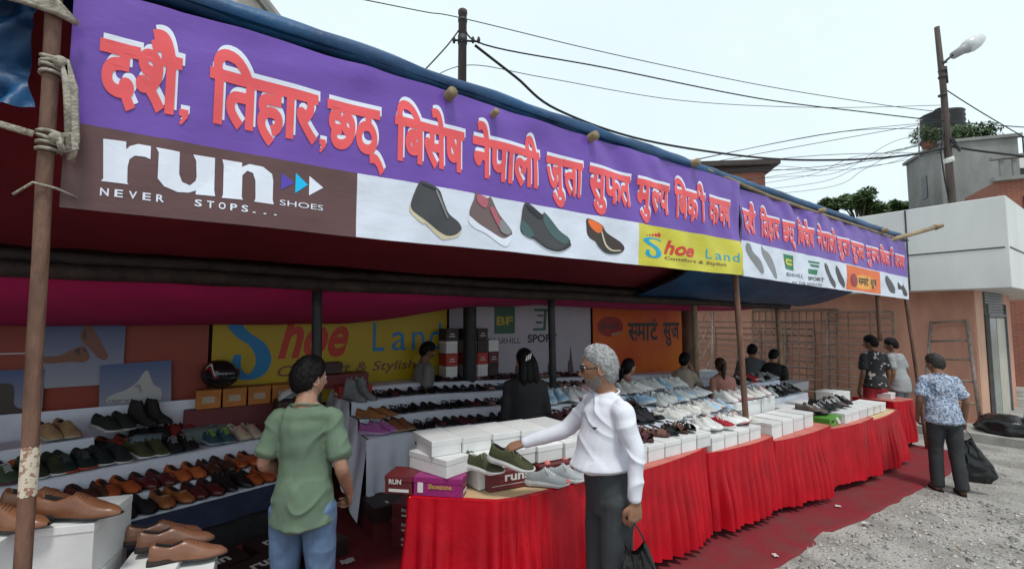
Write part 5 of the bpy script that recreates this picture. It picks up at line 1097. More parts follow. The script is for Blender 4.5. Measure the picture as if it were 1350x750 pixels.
# ------------------------------------------------------------------ grilles and ladder by the peach wall, black bags
IRON = M('rusty_iron', (.33, .26, .22), .6, .3, 20, .2, 60, metal=.3)
def grille(label, y0, y1, z0, z1, x, nv, nh, diag=False, r=.014):
    t = thing('metal_grille', label, 'grille', (x, y0, z0), 0, 'iron grilles leaning on the peach wall'); t.rotation_euler.y = rad(5)
    L, H = y1-y0, z1-z0
    b = MB(); 
    for p, q in (((0, 0, 0), (0, 0, H)), ((0, L, 0), (0, L, H)), ((0, 0, 0), (0, L, 0)), ((0, 0, H), (0, L, H))): b.tube([p, q], r*1.6, 6)
    b.build('frame', IRON, t); b = MB()
    for i in range(1, nv): b.tube([(.012, L*i/nv, 0), (.012, L*i/nv, H)], r, 5)
    for i in range(1, nh): b.tube([(-.012, 0, H*i/nh), (-.012, L, H*i/nh)], r, 5)
    if diag:
        for i in range(-8, 14): 
            for s in (0, 1):
                a0 = i*L/5; pts = []
                for k in range(0, 41):
                    zz = H*k/40; yy = a0+zz*.55 if s == 0 else a0+L-zz*.55+L*.4-L
                    if 0 <= yy <= L: pts.append((.01*s, yy, zz))
                if len(pts) > 1: b.tube([pts[0], pts[-1]], r*.8, 4)
    b.build('bars', IRON, t)
grille('iron grille of wide level bars nearest the corner', 3.35, 4.55, -.1, 1.98, 11.85, 3, 15)
grille('iron grille with many upright bars in the middle', 4.4, 6.3, -.1, 2.05, 11.95, 12, 8)
grille('tall iron grille of level bars behind the other two', 4.9, 8.0, -.1, 1.9, 12.05, 5, 13)
grille('folding lattice gate of crossed bars beside the timber post', 7.2, 8.6, -.2, 2.1, 11.6, 1, 1, True, .018)
def ladder():
    A = [X_ for X_ in ((1216, 556), (1294, 566), (1228, 424), (1274, 421))]
    P = [CAM+ray(u, v)*((12.13-.0-i_)/ray(u, v).x) for (u, v), i_ in zip(A, (.5, .5, .03, .03))]
    t = thing('wooden_ladder', 'narrow topped rusty ladder leaning against the peach wall', 'ladder', P[0]); o = P[0]
    for a, c in ((0, 2), (1, 3)): b = MB(); b.tube([P[a]-o, P[c]-o], .03, 8); b.build('rail', IRON, t)
    for k in (.22, .42, .62, .80, .99): b = MB(); b.tube([P[0].lerp(P[2], k)-o, P[1].lerp(P[3], k)-o], .02, 6); b.build('rung', IRON, t)
ladder()
BAGM = M('black_plastic', (.010, .010, .011), .28, .2, 6, .5, 16, spec=.5)
def lump(label, c, r, seed):
    b = MB(); 
    def f(u, v):
        a = 6.2832*u; t = math.pi*v; d = V((math.sin(t)*math.cos(a), math.sin(t)*math.sin(a), math.cos(t))); k = 1+.22*NZ.noise(d*1.8+V((seed, 0, 0)))+.08*NZ.noise(d*6+V((0, seed, 0)))
        return (d.x*r[0]*k, d.y*r[1]*k, max(-r[2]*.6, d.z*r[2]*k))
    b.grid(28, 16, f); o = b.build('rubbish_bag', BAGM); o.location = c; tag(o, label, 'bag', 'black bags on the concrete step')
lump('large black bag on the step at the right edge', (11.75, 1.05, .10), (.45, .5, .30), 2); lump('flat black bag drooping left of the large one', (11.6, 1.75, .0), (.35, .4, .2), 6); lump('black bag behind the large one at the picture edge', (12.0, .4, .08), (.4, .5, .28), 9)

SCR = M('paper_scrap', (.6, .6, .58), .8, .1, 20, .1)
for i, (u, v, lb) in enumerate(((458, 741, 'crumpled white paper on the carpet under the white display'), (1022, 733, 'small paper scrap on the carpet near its gravel edge'), (1105, 668, 'tiny paper scrap on the carpet below the white box counter'), (1140, 690, 'pale plastic wrapper on the gravel beside the carpet'))):
    r = ray(u, v); k = 1.83
    for _ in range(20): p = CAM+r*((gz(CAM.x+r.x*k, CAM.y+r.y*k)+.02-1.83)/r.z); k = (p-CAM).length/r.length
    b = MB(); w_ = .05 if i == 0 else .025; b.grid(6, 5, lambda a, c: (w_*(a-.5)*2, w_*(c-.5)*1.4, .012+.012*nz(a*4, c*4, i)))
    o = b.build('paper_scrap', SCR); o.location = p; o.rotation_euler.z = i; tag(o, lb, 'litter')
# ------------------------------------------------------------------ people
def gs(x, c, s): return math.exp(-((x-c)/s)**2)
def head_pt(d, male=True):
    nx_, ny_, nz_ = d
    x, y, z = .093*nx_, .075*ny_, .118*nz_
    if nx_ < 0: x *= 1.10
    if nz_ < 0:
        k = -nz_; y *= 1-.30*k**1.6
        if nx_ < 0: x *= 1-.42*k
        else: x *= 1+.05*k
    else: y *= 1+.03*math.sin(3.1*nz_)
    if nx_ > .05:
        w_ = sm(.05, .5, nx_); ay = abs(y)
        f = .004*gs(z, .032, .010)*gs(ay, .024, .03)                    # brow
        f -= .010*gs(z, .012, .012)*gs(ay, .031, .015)                  # sockets
        pr_ = sm(.03, -.026, z)*(1-sm(-.028, -.043, z)); f += .027*pr_*gs(y, 0, .0085+.008*sm(0, -.03, z))
        f += .004*gs(z, -.012, .016)*gs(ay, .042, .016)                 # cheek
        f += .0065*gs(z, -.056, .006)*gs(y, 0, .022)+.0065*gs(z, -.069, .006)*gs(y, 0, .018)-.003*gs(z, -.0625, .003)*gs(y, 0, .024)
        f += .007*gs(z, -.099, .013)*gs(y, 0, .022)-.003*gs(z, -.082, .007)*gs(y, 0, .02)
        x += w_*f
    return V((x, y, z))
_dirs = []
HN, HM = 84, 66
for i_ in range(HM+1):
    th_ = math.pi*min(max(i_, .02), HM-.02)/HM
    for j_ in range(HN):
        q_ = 2*math.pi*j_/HN; _dirs.append((math.sin(th_)*math.cos(q_), math.sin(th_)*math.sin(q_), math.cos(th_)))
_hf = [(i*HN+j, (i+1)*HN+j, (i+1)*HN+(j+1) % HN, i*HN+(j+1) % HN) for i in range(HM) for j in range(HN)]
_hv = [head_pt(d) for d in _dirs]
def limb(b, pts, rs, n=14, ell=None, up=None):
    P = [V(p) for p in pts]; out, r, e = [], [], []
    for i in range(len(P)-1):
        p0, p1, p2, p3 = P[max(i-1, 0)], P[i], P[i+1], P[min(i+2, len(P)-1)]
        for k in range(5):
            t = k/5; out.append(.5*((2*p1)+(p2-p0)*t+(2*p0-5*p1+4*p2-p3)*t*t+(3*p1-p0-3*p2+p3)*t**3)); s = t*t*(3-2*t); r.append(rs[i]+(rs[i+1]-rs[i])*s)
            if ell: e.append((ell[i][0]+(ell[i+1][0]-ell[i][0])*s, ell[i][1]+(ell[i+1][1]-ell[i][1])*s))
    out.append(P[-1]); r.append(rs[-1]); 
    if ell: e.append(ell[-1])
    a = (out[0]-out[1]).normalized(); c = (out[-1]-out[-2]).normalized()
    c0_, c1_ = (r[0]*max(e[0])*.35, r[-1]*max(e[-1])*.35) if ell else (r[0], r[-1])
    out = [out[0]+a*c0_*.55, out[0]+a*c0_*.35]+out+[out[-1]+c*c1_*.35, out[-1]+c*c1_*.55]; r = [r[0]*.3, r[0]*.8]+r+[r[-1]*.8, r[-1]*.3]
    if ell: e = [e[0], e[0]]+e+[e[-1], e[-1]]
    b.tube(out, r, n, ell=e or None, up=up)
def remeshed(b, name, mat, parent, vox, smooth=3, wr=None):
    me = b.mesh('tmp', mat); o = bpy.data.objects.new(name, me); C.objects.link(o)
    m = o.modifiers.new('r', 'REMESH'); m.mode = 'VOXEL'; m.voxel_size = vox
    s = o.modifiers.new('s', 'SMOOTH'); s.factor = .5; s.iterations = smooth
    dg = bpy.context.evaluated_depsgraph_get(); n = bpy.data.meshes.new_from_object(o.evaluated_get(dg))
    o.modifiers.clear(); o.data = n; bpy.data.meshes.remove(me); n.name = name
    if wr:
        k = len(n.vertices); co = np.empty(k*3); no = np.empty(k*3); n.vertices.foreach_get('co', co); n.vertices.foreach_get('normal', no); co = co.reshape(-1, 3); no = no.reshape(-1, 3)
        for i in range(k): co[i] += no[i]*wr(co[i], no[i])
        n.vertices.foreach_set('co', co.ravel())
    if not n.materials: n.materials.append(mat)
    n.polygons.foreach_set('use_smooth', [True]*len(n.polygons)); n.update(); o.parent = parent
    return o
def wrinkle(amp, fx, fz, seed, tilt=.6):
    def f(p, n):
        x, y, z = p; q = x*math.cos(seed)+y*math.sin(seed)
        g = .7+.7*NZ.noise(V((x*4+seed, y*4, z*3)))
        f1 = NZ.noise(V((x*fx+z*tilt*fx*.45, y*fx-z*tilt*fx*.35, z*fz*.7+seed)))
        f2 = NZ.noise(V((x*fx*.7-z*fx*.6, y*fx*.7+z*fx*.3+seed, z*fz*1.1)))
        r1 = max(0, f1)**1.3; r2 = max(0, 1-abs(f2)*3.2)**1.6
        return amp*max(0, g)*(1.5*r1+.55*r2-.3)
    return f
SKIN = M('skin_brown', (.30, .155, .095), .55, .10, 14, .08, 120, spec=.35, bdist=.0006); SKIN2 = M('skin_light_brown', (.38, .21, .14), .55, .10, 14, .08, 120, spec=.35, bdist=.0006); SKIN3 = M('skin_dark_brown', (.20, .095, .055), .55, .1, 14, .08, 120, bdist=.0006)
HAIRK = M('black_hair', (.006, .005, .005), .6, .3, 60, .5, 140, spec=.18, bdist=.001); HAIRG = M('grey_hair', (.36, .36, .36), .6, .35, 70, .6, 150, bdist=.001); HAIRB = M('brown_hair', (.05, .02, .012), .5, .3, 60, .5, 140, bdist=.001)
EYEW = M('eye_white', (.6, .58, .55), .3, .03, 5, 0); EYED = M('eye_dark', (.01, .008, .006), .2, .1, 5, 0)
def hand(b, w, d, nrm, t, curl, s=1.0, thumb=.5, spread=1):
    """w wrist, d along the hand, nrm out of the palm, t towards the thumb"""
    d, t = V(d).normalized(), V(t); t = (t-d*t.dot(d)).normalized(); nrm = d.cross(t) if V(nrm).dot(d.cross(t)) > 0 else t.cross(d)
    w = V(w); k = w+d*.088*s
    for i, o in enumerate((.030, .010, -.010, -.029)):
        kn = k+t*o*s*spread+d*(-.004, .004, 0, -.009)[i]*s
        limb(b, [w+t*o*.5*s, w+d*.045*s+t*o*.8*s, kn], [.016*s, .0155*s, .0115*s], 8)
        L = (.042, .047, .044, .034)[i]*s; p = kn; a = 0; pts = [kn-d*.01*s, kn]
        for j, f in enumerate((1, .62, .5)):
            a += curl*(.75, 1.0, .65)[j]*(1+.06*i); p = p+(d*math.cos(a)+nrm*math.sin(a))*L*f; pts.append(p)
        limb(b, pts, [.0105*s, .0100*s, .0092*s, .0085*s, .0074*s], 8)
    p = w+d*.022*s+t*.020*s; q = p+(t*.75+d*.65+nrm*.35).normalized()*.042*s
    q2 = q+(d*.9+t*(.25-.5*thumb)+nrm*.55*thumb).normalized()*.034*s; q3 = q2+(d*.9-t*.3*thumb+nrm*.55*thumb).normalized()*.026*s
    limb(b, [p, q, q2, q3], [.0145*s, .0125*s, .0105*s, .0085*s], 8)
TORSO = [(.80, .098, .150, 0), (.90, .108, .168, -.012), (.97, .104, .160, -.006), (1.06, .098, .142, .004), (1.15, .103, .146, .008), (1.25, .112, .160, .008), (1.33, .110, .168, .0), (1.39, .094, .160, -.008), (1.43, .070, .115, -.012), (1.462, .056, .066, -.014)]
def person(label, loc, face, H=1.7, lean=0, head=(0, 0), arms=None, skin=None, hair=('short', HAIRK), shirt=None, sleeve=.5, trousers=None, wid=.90, belly=0, hem=.80, vox=.008, feet=None, sandals=False, fem=False, seed=0, long_sleeve=False, loose=.016, shoesp=None, curls={}, detail=False, sit=None, collar=None, hip_w=.088):
    t = thing('person', label, 'person', loc, rad(face)); s = H/1.70; skin = skin or SKIN; wsh = wid*(.88 if fem else 1)
    lr = rad(lean)
    def up(p):
        p = V(p); k = sm(.86, 1.15, p.z)*lr; c_, s_ = math.cos(k), math.sin(k); x, z = p.x, p.z-.92
        return V((x*c_+z*s_, p.y, .92-x*s_+z*c_)) if p.z > .86 else p
    sc_ = lambda p: V(p)*s
    sh = {'L': up((-.01, .176*wsh, 1.362)), 'R': up((-.01, -.176*wsh, 1.362))}
    arms = arms or {}
    A = {}
    for sd_, sg in (('L', 1), ('R', -1)):
        if sd_ in arms: e, w_ = [V(q)/s for q in arms[sd_][:2]]
        else: e = up((-.03, sg*(.225*wsh+.005), 1.10)); w_ = V(e)+V((.07, sg*.01, -.24))
        A[sd_] = (sh[sd_], V(e), V(w_))
    neck0 = up((-.012, 0, 1.44)); hc = up((.03, 0, 1.578))
    Rh = Matrix.Rotation(rad(head[0]), 3, 'Z') @ Matrix.Rotation(rad(head[1])+lr*.6, 3, 'Y')
    ft = feet or {'L': (.0, .105), 'R': (.0, -.105)}
    # body -------------------------------------------------------------
    b = MB()
    limb(b, [sc_(up((x, 0, z))) for z, rx, ry, x in TORSO], [s*.93]*len(TORSO), 20, [(rx*.93, ry*.93*wid) for z, rx, ry, x in TORSO], up=(1, 0, 0))
    limb(b, [sc_(neck0-V((.01, 0, .03))), sc_(neck0.lerp(hc, .5)), sc_(hc+V((-.015, 0, -.03)))], [.062*s, .056*s*(.88 if fem else 1), .060*s*(.9 if fem else 1)], 14)
    hv = [sc_(hc)+(Rh@p)*s*1.0 for p in _hv]; b.add(hv, _hf, 0, True)
    for sg in (1, -1):
        Re = Rh@Matrix.Rotation(sg*rad(25), 3, 'Z'); c0 = sc_(hc)+Rh@V((-.008, sg*.073, -.004))*s
        ring = [c0+Re@V((.020*math.cos(a)-.004*math.sin(a), sg*(.008+.004*math.cos(a)*-1), .031*math.sin(a)+.003))*s for a in [k*.45 for k in range(15)]]
        b.tube(ring, .0048*s, 6); b.ball(c0+Re@V((0, sg*.003, -.004))*s, (.016*s, .006*s, .024*s), 10, 8, 0, Re); b.ball(c0+Re@V((.006, sg*.004, -.026))*s, (.008*s, .005*s, .009*s), 8, 6, 0, Re)
    for sd_, sg in (('L', 1), ('R', -1)):
        p, e, w_ = A[sd_]; limb(b, [sc_(p), sc_(p.lerp(e, .5)), sc_(e), sc_(e.lerp(w_, .35)), sc_(w_)], [q*s*(.85 if fem else .95) for q in (.052, .045, .039, .039, .027)], 12)
        cu = curls.get(sd_, .45); d = (w_-e).normalized()
        hd = arms[sd_][2:] if sd_ in arms and len(arms[sd_]) > 2 else None
        if hd: dd, nn, tt = hd
        else: dd, nn, tt = d, (0, -sg, 0), (1, 0, .1)
        hand(b, sc_(w_), dd, nn, tt, cu, s*(.9 if fem else 1.0), thumb=.6)
        f = V((ft[sd_][0], ft[sd_][1], .085)); hp = V((-.005, sg*hip_w, .90)); kn = hp.lerp(f, .48)+V((.025, 0, 0))
        limb(b, [sc_(hp), sc_(hp.lerp(kn, .5)), sc_(kn), sc_(kn.lerp(f, .4)+V((-.012, 0, 0))), sc_(f)], [q*s for q in (.072, .070, .054, .052, .038)], 14)
        limb(b, [sc_(f+V((-.03, 0, -.045))), sc_(f+V((.05, sg*.006, -.045))), sc_(f+V((.14, sg*.012, -.062)))], [.036*s, .036*s, .026*s], 10)
    body = remeshed(b, 'body', skin, t, vox*.62 if detail else vox*.8, 2)
    # face -------------------------------------------------------------
    for sg in (1, -1):
        c0 = sc_(hc)+Rh@V((.0735, sg*.031, .011))*s; e = MB(); e.ball(c0, .0125*s, 12, 10); eo = e.build('eye', EYEW, t)
        e = MB(); e.ball(c0+Rh@V((.0085, 0, 0))*s, (.0058*s,)*3, 10, 8); e.build('iris', EYED, eo)
        e = MB(); e.tube([sc_(hc)+Rh@V(q)*s for q in ((.089, sg*.014, .029), (.088, sg*.030, .035), (.077, sg*.047, .029))], [.0028*s, .0038*s, .0018*s], 6); e.build('eyebrow', hair[1], t)
    # hair -------------------------------------------------------------
    style, hm = hair; hb = MB(); vs = []
    def mask(d): 
        f = d[2]-(.76*d[0]-.11) if d[0] > 0 else d[2]-(.62*d[0]-.11-.22*sm(0, -.4, d[0]))
        if style != 'short': f = d[2]-(.66*d[0]-.0) if d[0] > 0 else d[2]-(1.3*d[0]-.02)
        if style == 'grey' and d[0] > .2: f -= .10
        return sm(-.10, .48, f)
    for d, p in zip(_dirs, _hv):
        k = mask(d); q = p.normalized(); thick = (.0145 if style != 'grey' else .015)*k*(.75+.5*sm(-.2, .9, d[2]))
        thick += .007*sm(.0, -.35, d[2])*sm(-.1, -.5, d[0])*sm(-.86, -.74, d[2])*k; r_ = thick*(1+.35*NZ.noise(V(d)*7+V((seed, 0, 0)))+(.3*NZ.noise(V(d)*16) if style == 'grey' else .12*NZ.noise(V(d)*18)))+.0015-(.0105*(1-sm(.0, .10, k)))
        vs.append(sc_(hc)+(Rh@(p+q*r_))*s)
    hb.add(vs, _hf, 0, True)
    q_ = random.Random(seed+5); nst = 900 if detail else 120
    for _ in range(nst):
        i = q_.randrange(len(_dirs)); d = _dirs[i]
        if mask(d) < .25 or abs(d[2]) > .985: continue
        p = _hv[i]; n_0 = p.normalized(); dn = V((-.55 if d[0] > .1 else -.1, q_.uniform(-.4, .4), -.55))+V((q_.uniform(-.5, .5), q_.uniform(-.5, .5), q_.uniform(-.3, .3)))*(1.3 if style == 'grey' else .8); dn = (dn-n_0*dn.dot(n_0)).normalized(); sdw = dn.cross(n_0)*.0022
        L_ = q_.uniform(.016, .034); a0 = p+n_0*.012*mask(d); a1 = a0+dn*L_*.5+n_0*.006; a2 = a0+dn*L_+n_0*(.002+.006*q_.random())
        P = [sc_(hc)+(Rh@x)*s for x in (a0+sdw, a0-sdw, a1+sdw, a1-sdw, a2)]; hb.add(P, [(0, 1, 3, 2), (2, 3, 4)], 0, True)
    if style == 'pony': limb(hb, [sc_(hc)+Rh@V(q)*s for q in ((-.09, 0, .02), (-.125, 0, -.03), (-.12, .01, -.11), (-.10, .015, -.20), (-.09, .01, -.27))], [.03*s, .036*s, .034*s, .026*s, .01*s], 10)
    if style == 'long': 
        for yy in (-.045, 0, .045): limb(hb, [sc_(hc)+Rh@V(q)*s for q in ((-.06, yy, .03), (-.095, yy*1.2, -.05), (-.10, yy*1.35, -.15), (-.09, yy*1.2, -.24))], [.04*s, .045*s, .042*s, .02*s], 10)
    if style == 'bun': hb.ball(sc_(hc)+Rh@V((-.125, 0, -.01))*s, .045*s, 12, 10)
    hb.build('hair', hm, t)
    # clothes ----------------------------------------------------------
    if shirt:
        b = MB(); T_ = [(hem, .122, .190, 0)]+[q for q in TORSO if hem+.06 < q[0] < 1.45]
        def bel(z, rx): return rx+belly*gs(z, 1.05, .14)
        ells = []; pts = []
        for z, rx, ry, x in T_:
            l_ = loose*(1 if z < 1.38 else .55 if z < 1.42 else .3)+(.020 if z < 1.0 else .006 if z < 1.1 else 0); ry = ry if (fem or z > 1.27) else max(ry, .160); ells.append((bel(z, rx)+l_, (ry+l_)*wid)); pts.append(sc_(up((x+.5*belly*gs(z, 1.05, .14), 0, z))))
        limb(b, pts, [s]*len(pts), 24, ells, up=(1, 0, 0))
        for sd_ in 'LR':
            p, e, w_ = A[sd_]; k = loose*.9
            if long_sleeve: i_ = V((0, -.055 if sd_ == 'L' else .055, -.012)); P = [p+i_, p-i_*.1, p.lerp(e, .22), p.lerp(e, .5), e, e.lerp(w_, .5), e.lerp(w_, .96)]; r_ = [.058, .060, .059+k*.2, .055+k*.35, .047+k*.4, .042+k*.35, .034+k*.25]
            else: i_ = V((0, -.055 if sd_ == 'L' else .055, -.012)); P = [p+i_, p-i_*.1, p.lerp(e, .22), p.lerp(e, .45), p.lerp(e, sleeve+.30)]; r_ = [.057, .059, .058+k*.2, .057+k*.6, .056+k*.9]
            limb(b, [sc_(q) for q in P], [q*s*(.85 if fem else 1) for q in r_], 14)
        so = remeshed(b, 'shirt', shirt, t, vox*.8 if detail else vox, 14 if detail else 8, wrinkle(.019*s if detail else .010*s, 9, 5, seed+1.3))
        cb = MB(); nc = sc_(up((-.010, 0, 1.440))); cb.tube([nc+V(((.071*math.cos(a))*s, (.090 if wid > .95 else .083)*math.sin(a)*s, -.018*math.cos(a)*s-.004)) for a in [k*.3 for k in range(22)]], .0055*s, 6, cap=False); cb.build('collar', collar or shirt, so)
    if trousers:
        b = MB(); limb(b, [(0, 0, z*s) for z in (.80, .88, .97, max(1.035, hem+.03))], [s]*4, 20, [(.115, .165*wid), (.122, .182*wid), (.112+belly*.45, .168*wid), (.100+belly*.7, .155*wid)], up=(1, 0, 0))
        for sd_, sg in (('L', 1), ('R', -1)):
            f = V((ft[sd_][0]-.005, ft[sd_][1], .075)); hp = V((-.005, sg*hip_w, .88)); kn = hp.lerp(f, .48)+V((.022, 0, 0))
            limb(b, [sc_(hp), sc_(hp.lerp(kn, .5)), sc_(kn), sc_(kn.lerp(f, .5)), sc_(f)], [q*s*(.86+.14*wid) for q in (.098, .090, .077, .075, .072)], 16)
        remeshed(b, 'trousers', trousers, t, vox, 3, wrinkle(.007*s, 8, 7, seed+4.1, .9))
    for sd_, sg in (('L', 1), ('R', -1)):
        ms = proto_parts(*(('sandal', DBR, K_, None, False) if sandals else ('sneaker', K_, (.5, .5, .5), None, False)))
        o = bpy.data.objects.new('shoe', ms['one']); C.objects.link(o); o.parent = t; o.location = (s*(ft[sd_][0]+.055), s*ft[sd_][1], 0.0); o.scale = (s*1.08,)*3; o.rotation_euler.z = sg*rad(6)
    t['hc'] = tuple(sc_(hc)); 
    return t, Rh, sc_(hc), s
def cloth(name, col, **k): return M(name, col, k.pop('rough', .85), k.pop('var', .12), k.pop('scale', 5), k.pop('bump', .12), k.pop('bscale', 160), bdist=.0008, **k)
JEANS = cloth('blue_denim', (.12, .20, .33), var=.3, scale=6); DKTR = cloth('charcoal_trousers', (.033, .035, .038), var=.15)
def to_local(p, loc, face): 
    a = -rad(face); d = V(p)-V(loc); return V((d.x*math.cos(a)-d.y*math.sin(a), d.x*math.sin(a)+d.y*math.cos(a), d.z))
# bearded man in white, reaching for the held shoe
WL = V((1.97, 1.85, .012)); WF = 162
def wl(x, y, z): return to_local((x, y, z), WL, WF)
heel = HELD+Matrix.Rotation(rad(-42), 3, 'Z')@V((-.03, 0, .10))
wr = heel+V((.075, -.075, .035)); el = wr.lerp(V((2.02, 2.02, 1.36)), .52)+V((.03, -.03, -.05))
dirw = (heel-wr).normalized(); a_ = -rad(WF); Rz_ = Matrix.Rotation(a_, 3, 'Z')
WHITES = cloth('white_jersey', (.70, .71, .77), var=.04)
bagw = None
man, Rm, hcm, sm_ = person('grey bearded man in white long sleeve top and dark glasses reaching for an olive shoe', WL, WF, 1.665, 2, (-24, 6),
    arms={'R': (to_local(el, WL, WF), to_local(wr, WL, WF), Rz_@dirw, (0, 0, -1), Rz_@V((.3, .5, .2))), 'L': ((-.035, .215, 1.15), (-.02, .235, .90), (.06, 0, -1), (0, -1, 0), (1, 0, 0))},
    skin=SKIN, hair=('grey', HAIRG), shirt=WHITES, trousers=cloth('dark_grey_trousers', (.045, .05, .056)), belly=.055, wid=.88, hem=1.05, vox=.0065, long_sleeve=True, detail=True, seed=3, curls={'R': .75, 'L': 1.0}, loose=.009)
def glasses(t, Rh, hc, s):
    g = MB()
    for sg in (1, -1):
        ring = [hc+Rh@V((.099-.10*max(0, abs(.031*sg+.026*math.cos(a))-.030)*.9, sg*.031+.025*math.cos(a), .010+.019*math.sin(a)))*s for a in [k*.2618 for k in range(25)]]
        g.tube(ring, .0026*s, 6)
        g.tube([hc+Rh@V(q)*s for q in ((.090, sg*.057, .014), (.06, sg*.076, .012), (-.005, sg*.081, .010), (-.02, sg*.079, -.004))], .0030*s, 6)
    g.tube([hc+Rh@V(q)*s for q in ((.103, -.007, .014), (.107, 0, .016), (.103, .007, .014))], .0022*s, 6)
    o = g.build('glasses', M('glasses_black', (.01, .01, .01), .25), t)
    for sg in (1, -1):
        l_ = MB(); P = [hc+Rh@V((.099-.10*max(0, abs(.031*sg+.024*math.cos(a))-.030)*.9, sg*.031+.024*math.cos(a), .010+.018*math.sin(a)))*s for a in [k*.2618 for k in range(24)]]
        n0 = Rh@V((.0012, 0, 0))*s; l_.add([p+n0 for p in P]+[p-n0 for p in P], [tuple(range(24)), tuple(range(47, 23, -1))]+[(i, (i+1) % 24, 24+(i+1) % 24, 24+i) for i in range(24)]); l_.build('lens', M('dark_lens', (.03, .025, .03), .08, .1, 3, 0, spec=.7), o)
glasses(man, Rm, hcm, sm_)
bd = MB(); q_ = random.Random(4)
for d, p in zip(_dirs, _hv):
    pass
vs = []
for d, p in zip(_dirs, _hv):
    ay = abs(p.y); k = 0
    if d[0] > -.15: k = max(sm(-.040, -.062, p.z)*(1-.8*gs(p.z, -.0635, .008)*gs(p.y, 0, .024)), gs(p.z, -.047, .006)*sm(.04, .028, ay)) * sm(-.15, .1, d[0])*(1-sm(-.108, -.118, p.z))
    if d[0] < .35: k = max(k, sm(-.02, -.05, p.z)*sm(-.05, .06, d[0])*(1 if p.z > -.105 else 0))
    n_0 = p.normalized(); vs.append(hcm+(Rm@(p+n_0*(.0042*k*(1+.4*NZ.noise(V(d)*30))-.004*(1-k))))*sm_)
bd.add(vs, _hf, 0, True); bd.build('beard', M('grey_beard', (.25, .225, .20), .8, .3, 90, .6, 160, bdist=.001), man)
def on_shirt(o, y, z):                                    # front surface point of a garment at local (y, z)
    return max((v.co.x for v in o.data.vertices if abs(v.co.y-y) < .009 and abs(v.co.z-z) < .009), default=.12)
so_ = [c for c in man.children if c.name.startswith('shirt')][0]
swoosh = [(0, .006), (.006, 0), (.03, .012), (.012, .004), (.004, .006)]
sheet('chest_mark', [poly([(a*1.3, b_*1.3) for a, b_ in swoosh])], BLK, lambda x, z, l: (on_shirt(so_, .105-x*1.9, 1.235+z*1.9)+.004, .105-x*1.9, 1.235+z*1.9), 1, so_)
# black carrier bags
def carrier(label, top, w, h, rz, seed, handle=.12):
    t = thing('carrier_bag', label, 'bag', top, rz, 'black carrier bags held by shoppers'); b = MB()
    def f(u, v):
        a = 6.2832*u; k = (.30+.70*sm(-.05, .75, v))*(1-.35*sm(.82, 1, v)); dx = w*.5*k*math.cos(a)*(1+.15*nz(math.cos(a)*2, v*4, seed)); dy = w*.17*(.35+.65*sm(0, .6, v))*(1-.5*sm(.85, 1, v))*math.sin(a)
        cr = .010*NZ.noise(V((math.cos(a)*5+v*3, math.sin(a)*4, v*6+seed)))*2; z = -handle-h*v+.05*h*math.cos(2*a)*(1-v)
        return (dx+cr+.16*h*v, dy+cr, z)
    b.grid(48, 26, f); b.build('bag_body', BAGM, t)
    b = MB()
    for sg in (1, -1): b.grid(8, 2, lambda u, v: (sg*w*.13*math.sin(1.5708*u)+.012*(v-.5)+.02*u, sg*.006+.004*v, -(handle+.015)*u))
    b.build('handles', BAGM, t); return t
Lw = Matrix.Rotation(rad(WF), 3, 'Z')@V((-.01, .237, .805))+WL
carrier('black carrier bag hanging from the bearded man\'s left hand', Lw, .34, .52, rad(-25), 2)
# man in green, from behind
GREENS = cloth('sage_tshirt', (.125, .185, .125), var=.08)
GL_ = V((.595, 2.74, .012)); GF = 58
person('young man in sage green t-shirt and blue jeans seen from behind', GL_, GF, 1.605, 0, (-38, 4),
    arms={'L': ((-.02, .205, 1.06), (.17, .17, .95)), 'R': ((-.05, -.205, 1.04), (.12, -.205, .85), (.5, .1, -.5), (0, 1, 0), (.7, .2, .6))},
    skin=SKIN2, hair=('short', HAIRK), shirt=GREENS, trousers=JEANS, hem=.82, vox=.0065, detail=True, seed=8, sleeve=.47, curls={'R': .7}, loose=.013, wid=.83)
# man walking away on the gravel
FLOR = M('blue_floral_shirt', (.42, .47, .55), .8, .1, 42, .1, 90, col2=(.10, .15, .25), lo=.42, hi=.56, detail=3)
rp = at(1250, 648, 5.66); RL = V((rp.x, rp.y, gz(rp.x, rp.y)+.004)); RF = 34
person('man in blue patterned short sleeve shirt seen from behind on the gravel', RL, RF, 1.64, 9, (38, 8),
    arms={'L': ((.0, .225, 1.09), (.10, .215, .87)), 'R': ((.0, -.225, 1.08), (.06, -.225, .83), (.15, 0, -1), (0, 1, 0), (1, 0, 0))}, skin=SKIN3, hair=('short', M('greying_hair', (.030, .026, .024), .6, .4, 60, .5, 140, bdist=.001)), shirt=FLOR, trousers=DKTR, hem=.86, vox=.0075, detail=True, seed=11, sleeve=.45, sandals=True, feet={'L': (.0, .10), 'R': (-.10, -.10)}, curls={'R': 1.1, 'L': .6}, loose=.022, wid=.88)
Rb = Matrix.Rotation(rad(RF), 3, 'Z')@V((.075, -.225, .745))+RL
bagr = carrier('black carrier bag hanging from the man in the patterned shirt', Rb, .40, .50, rad(-66), 5)
b = MB(); wq = V((.10, .255, .88)); b.tube([wq+V((.03*math.cos(a), .03*math.sin(a), .004*math.cos(a))) for a in [k*.45 for k in range(15)]], .006, 6)
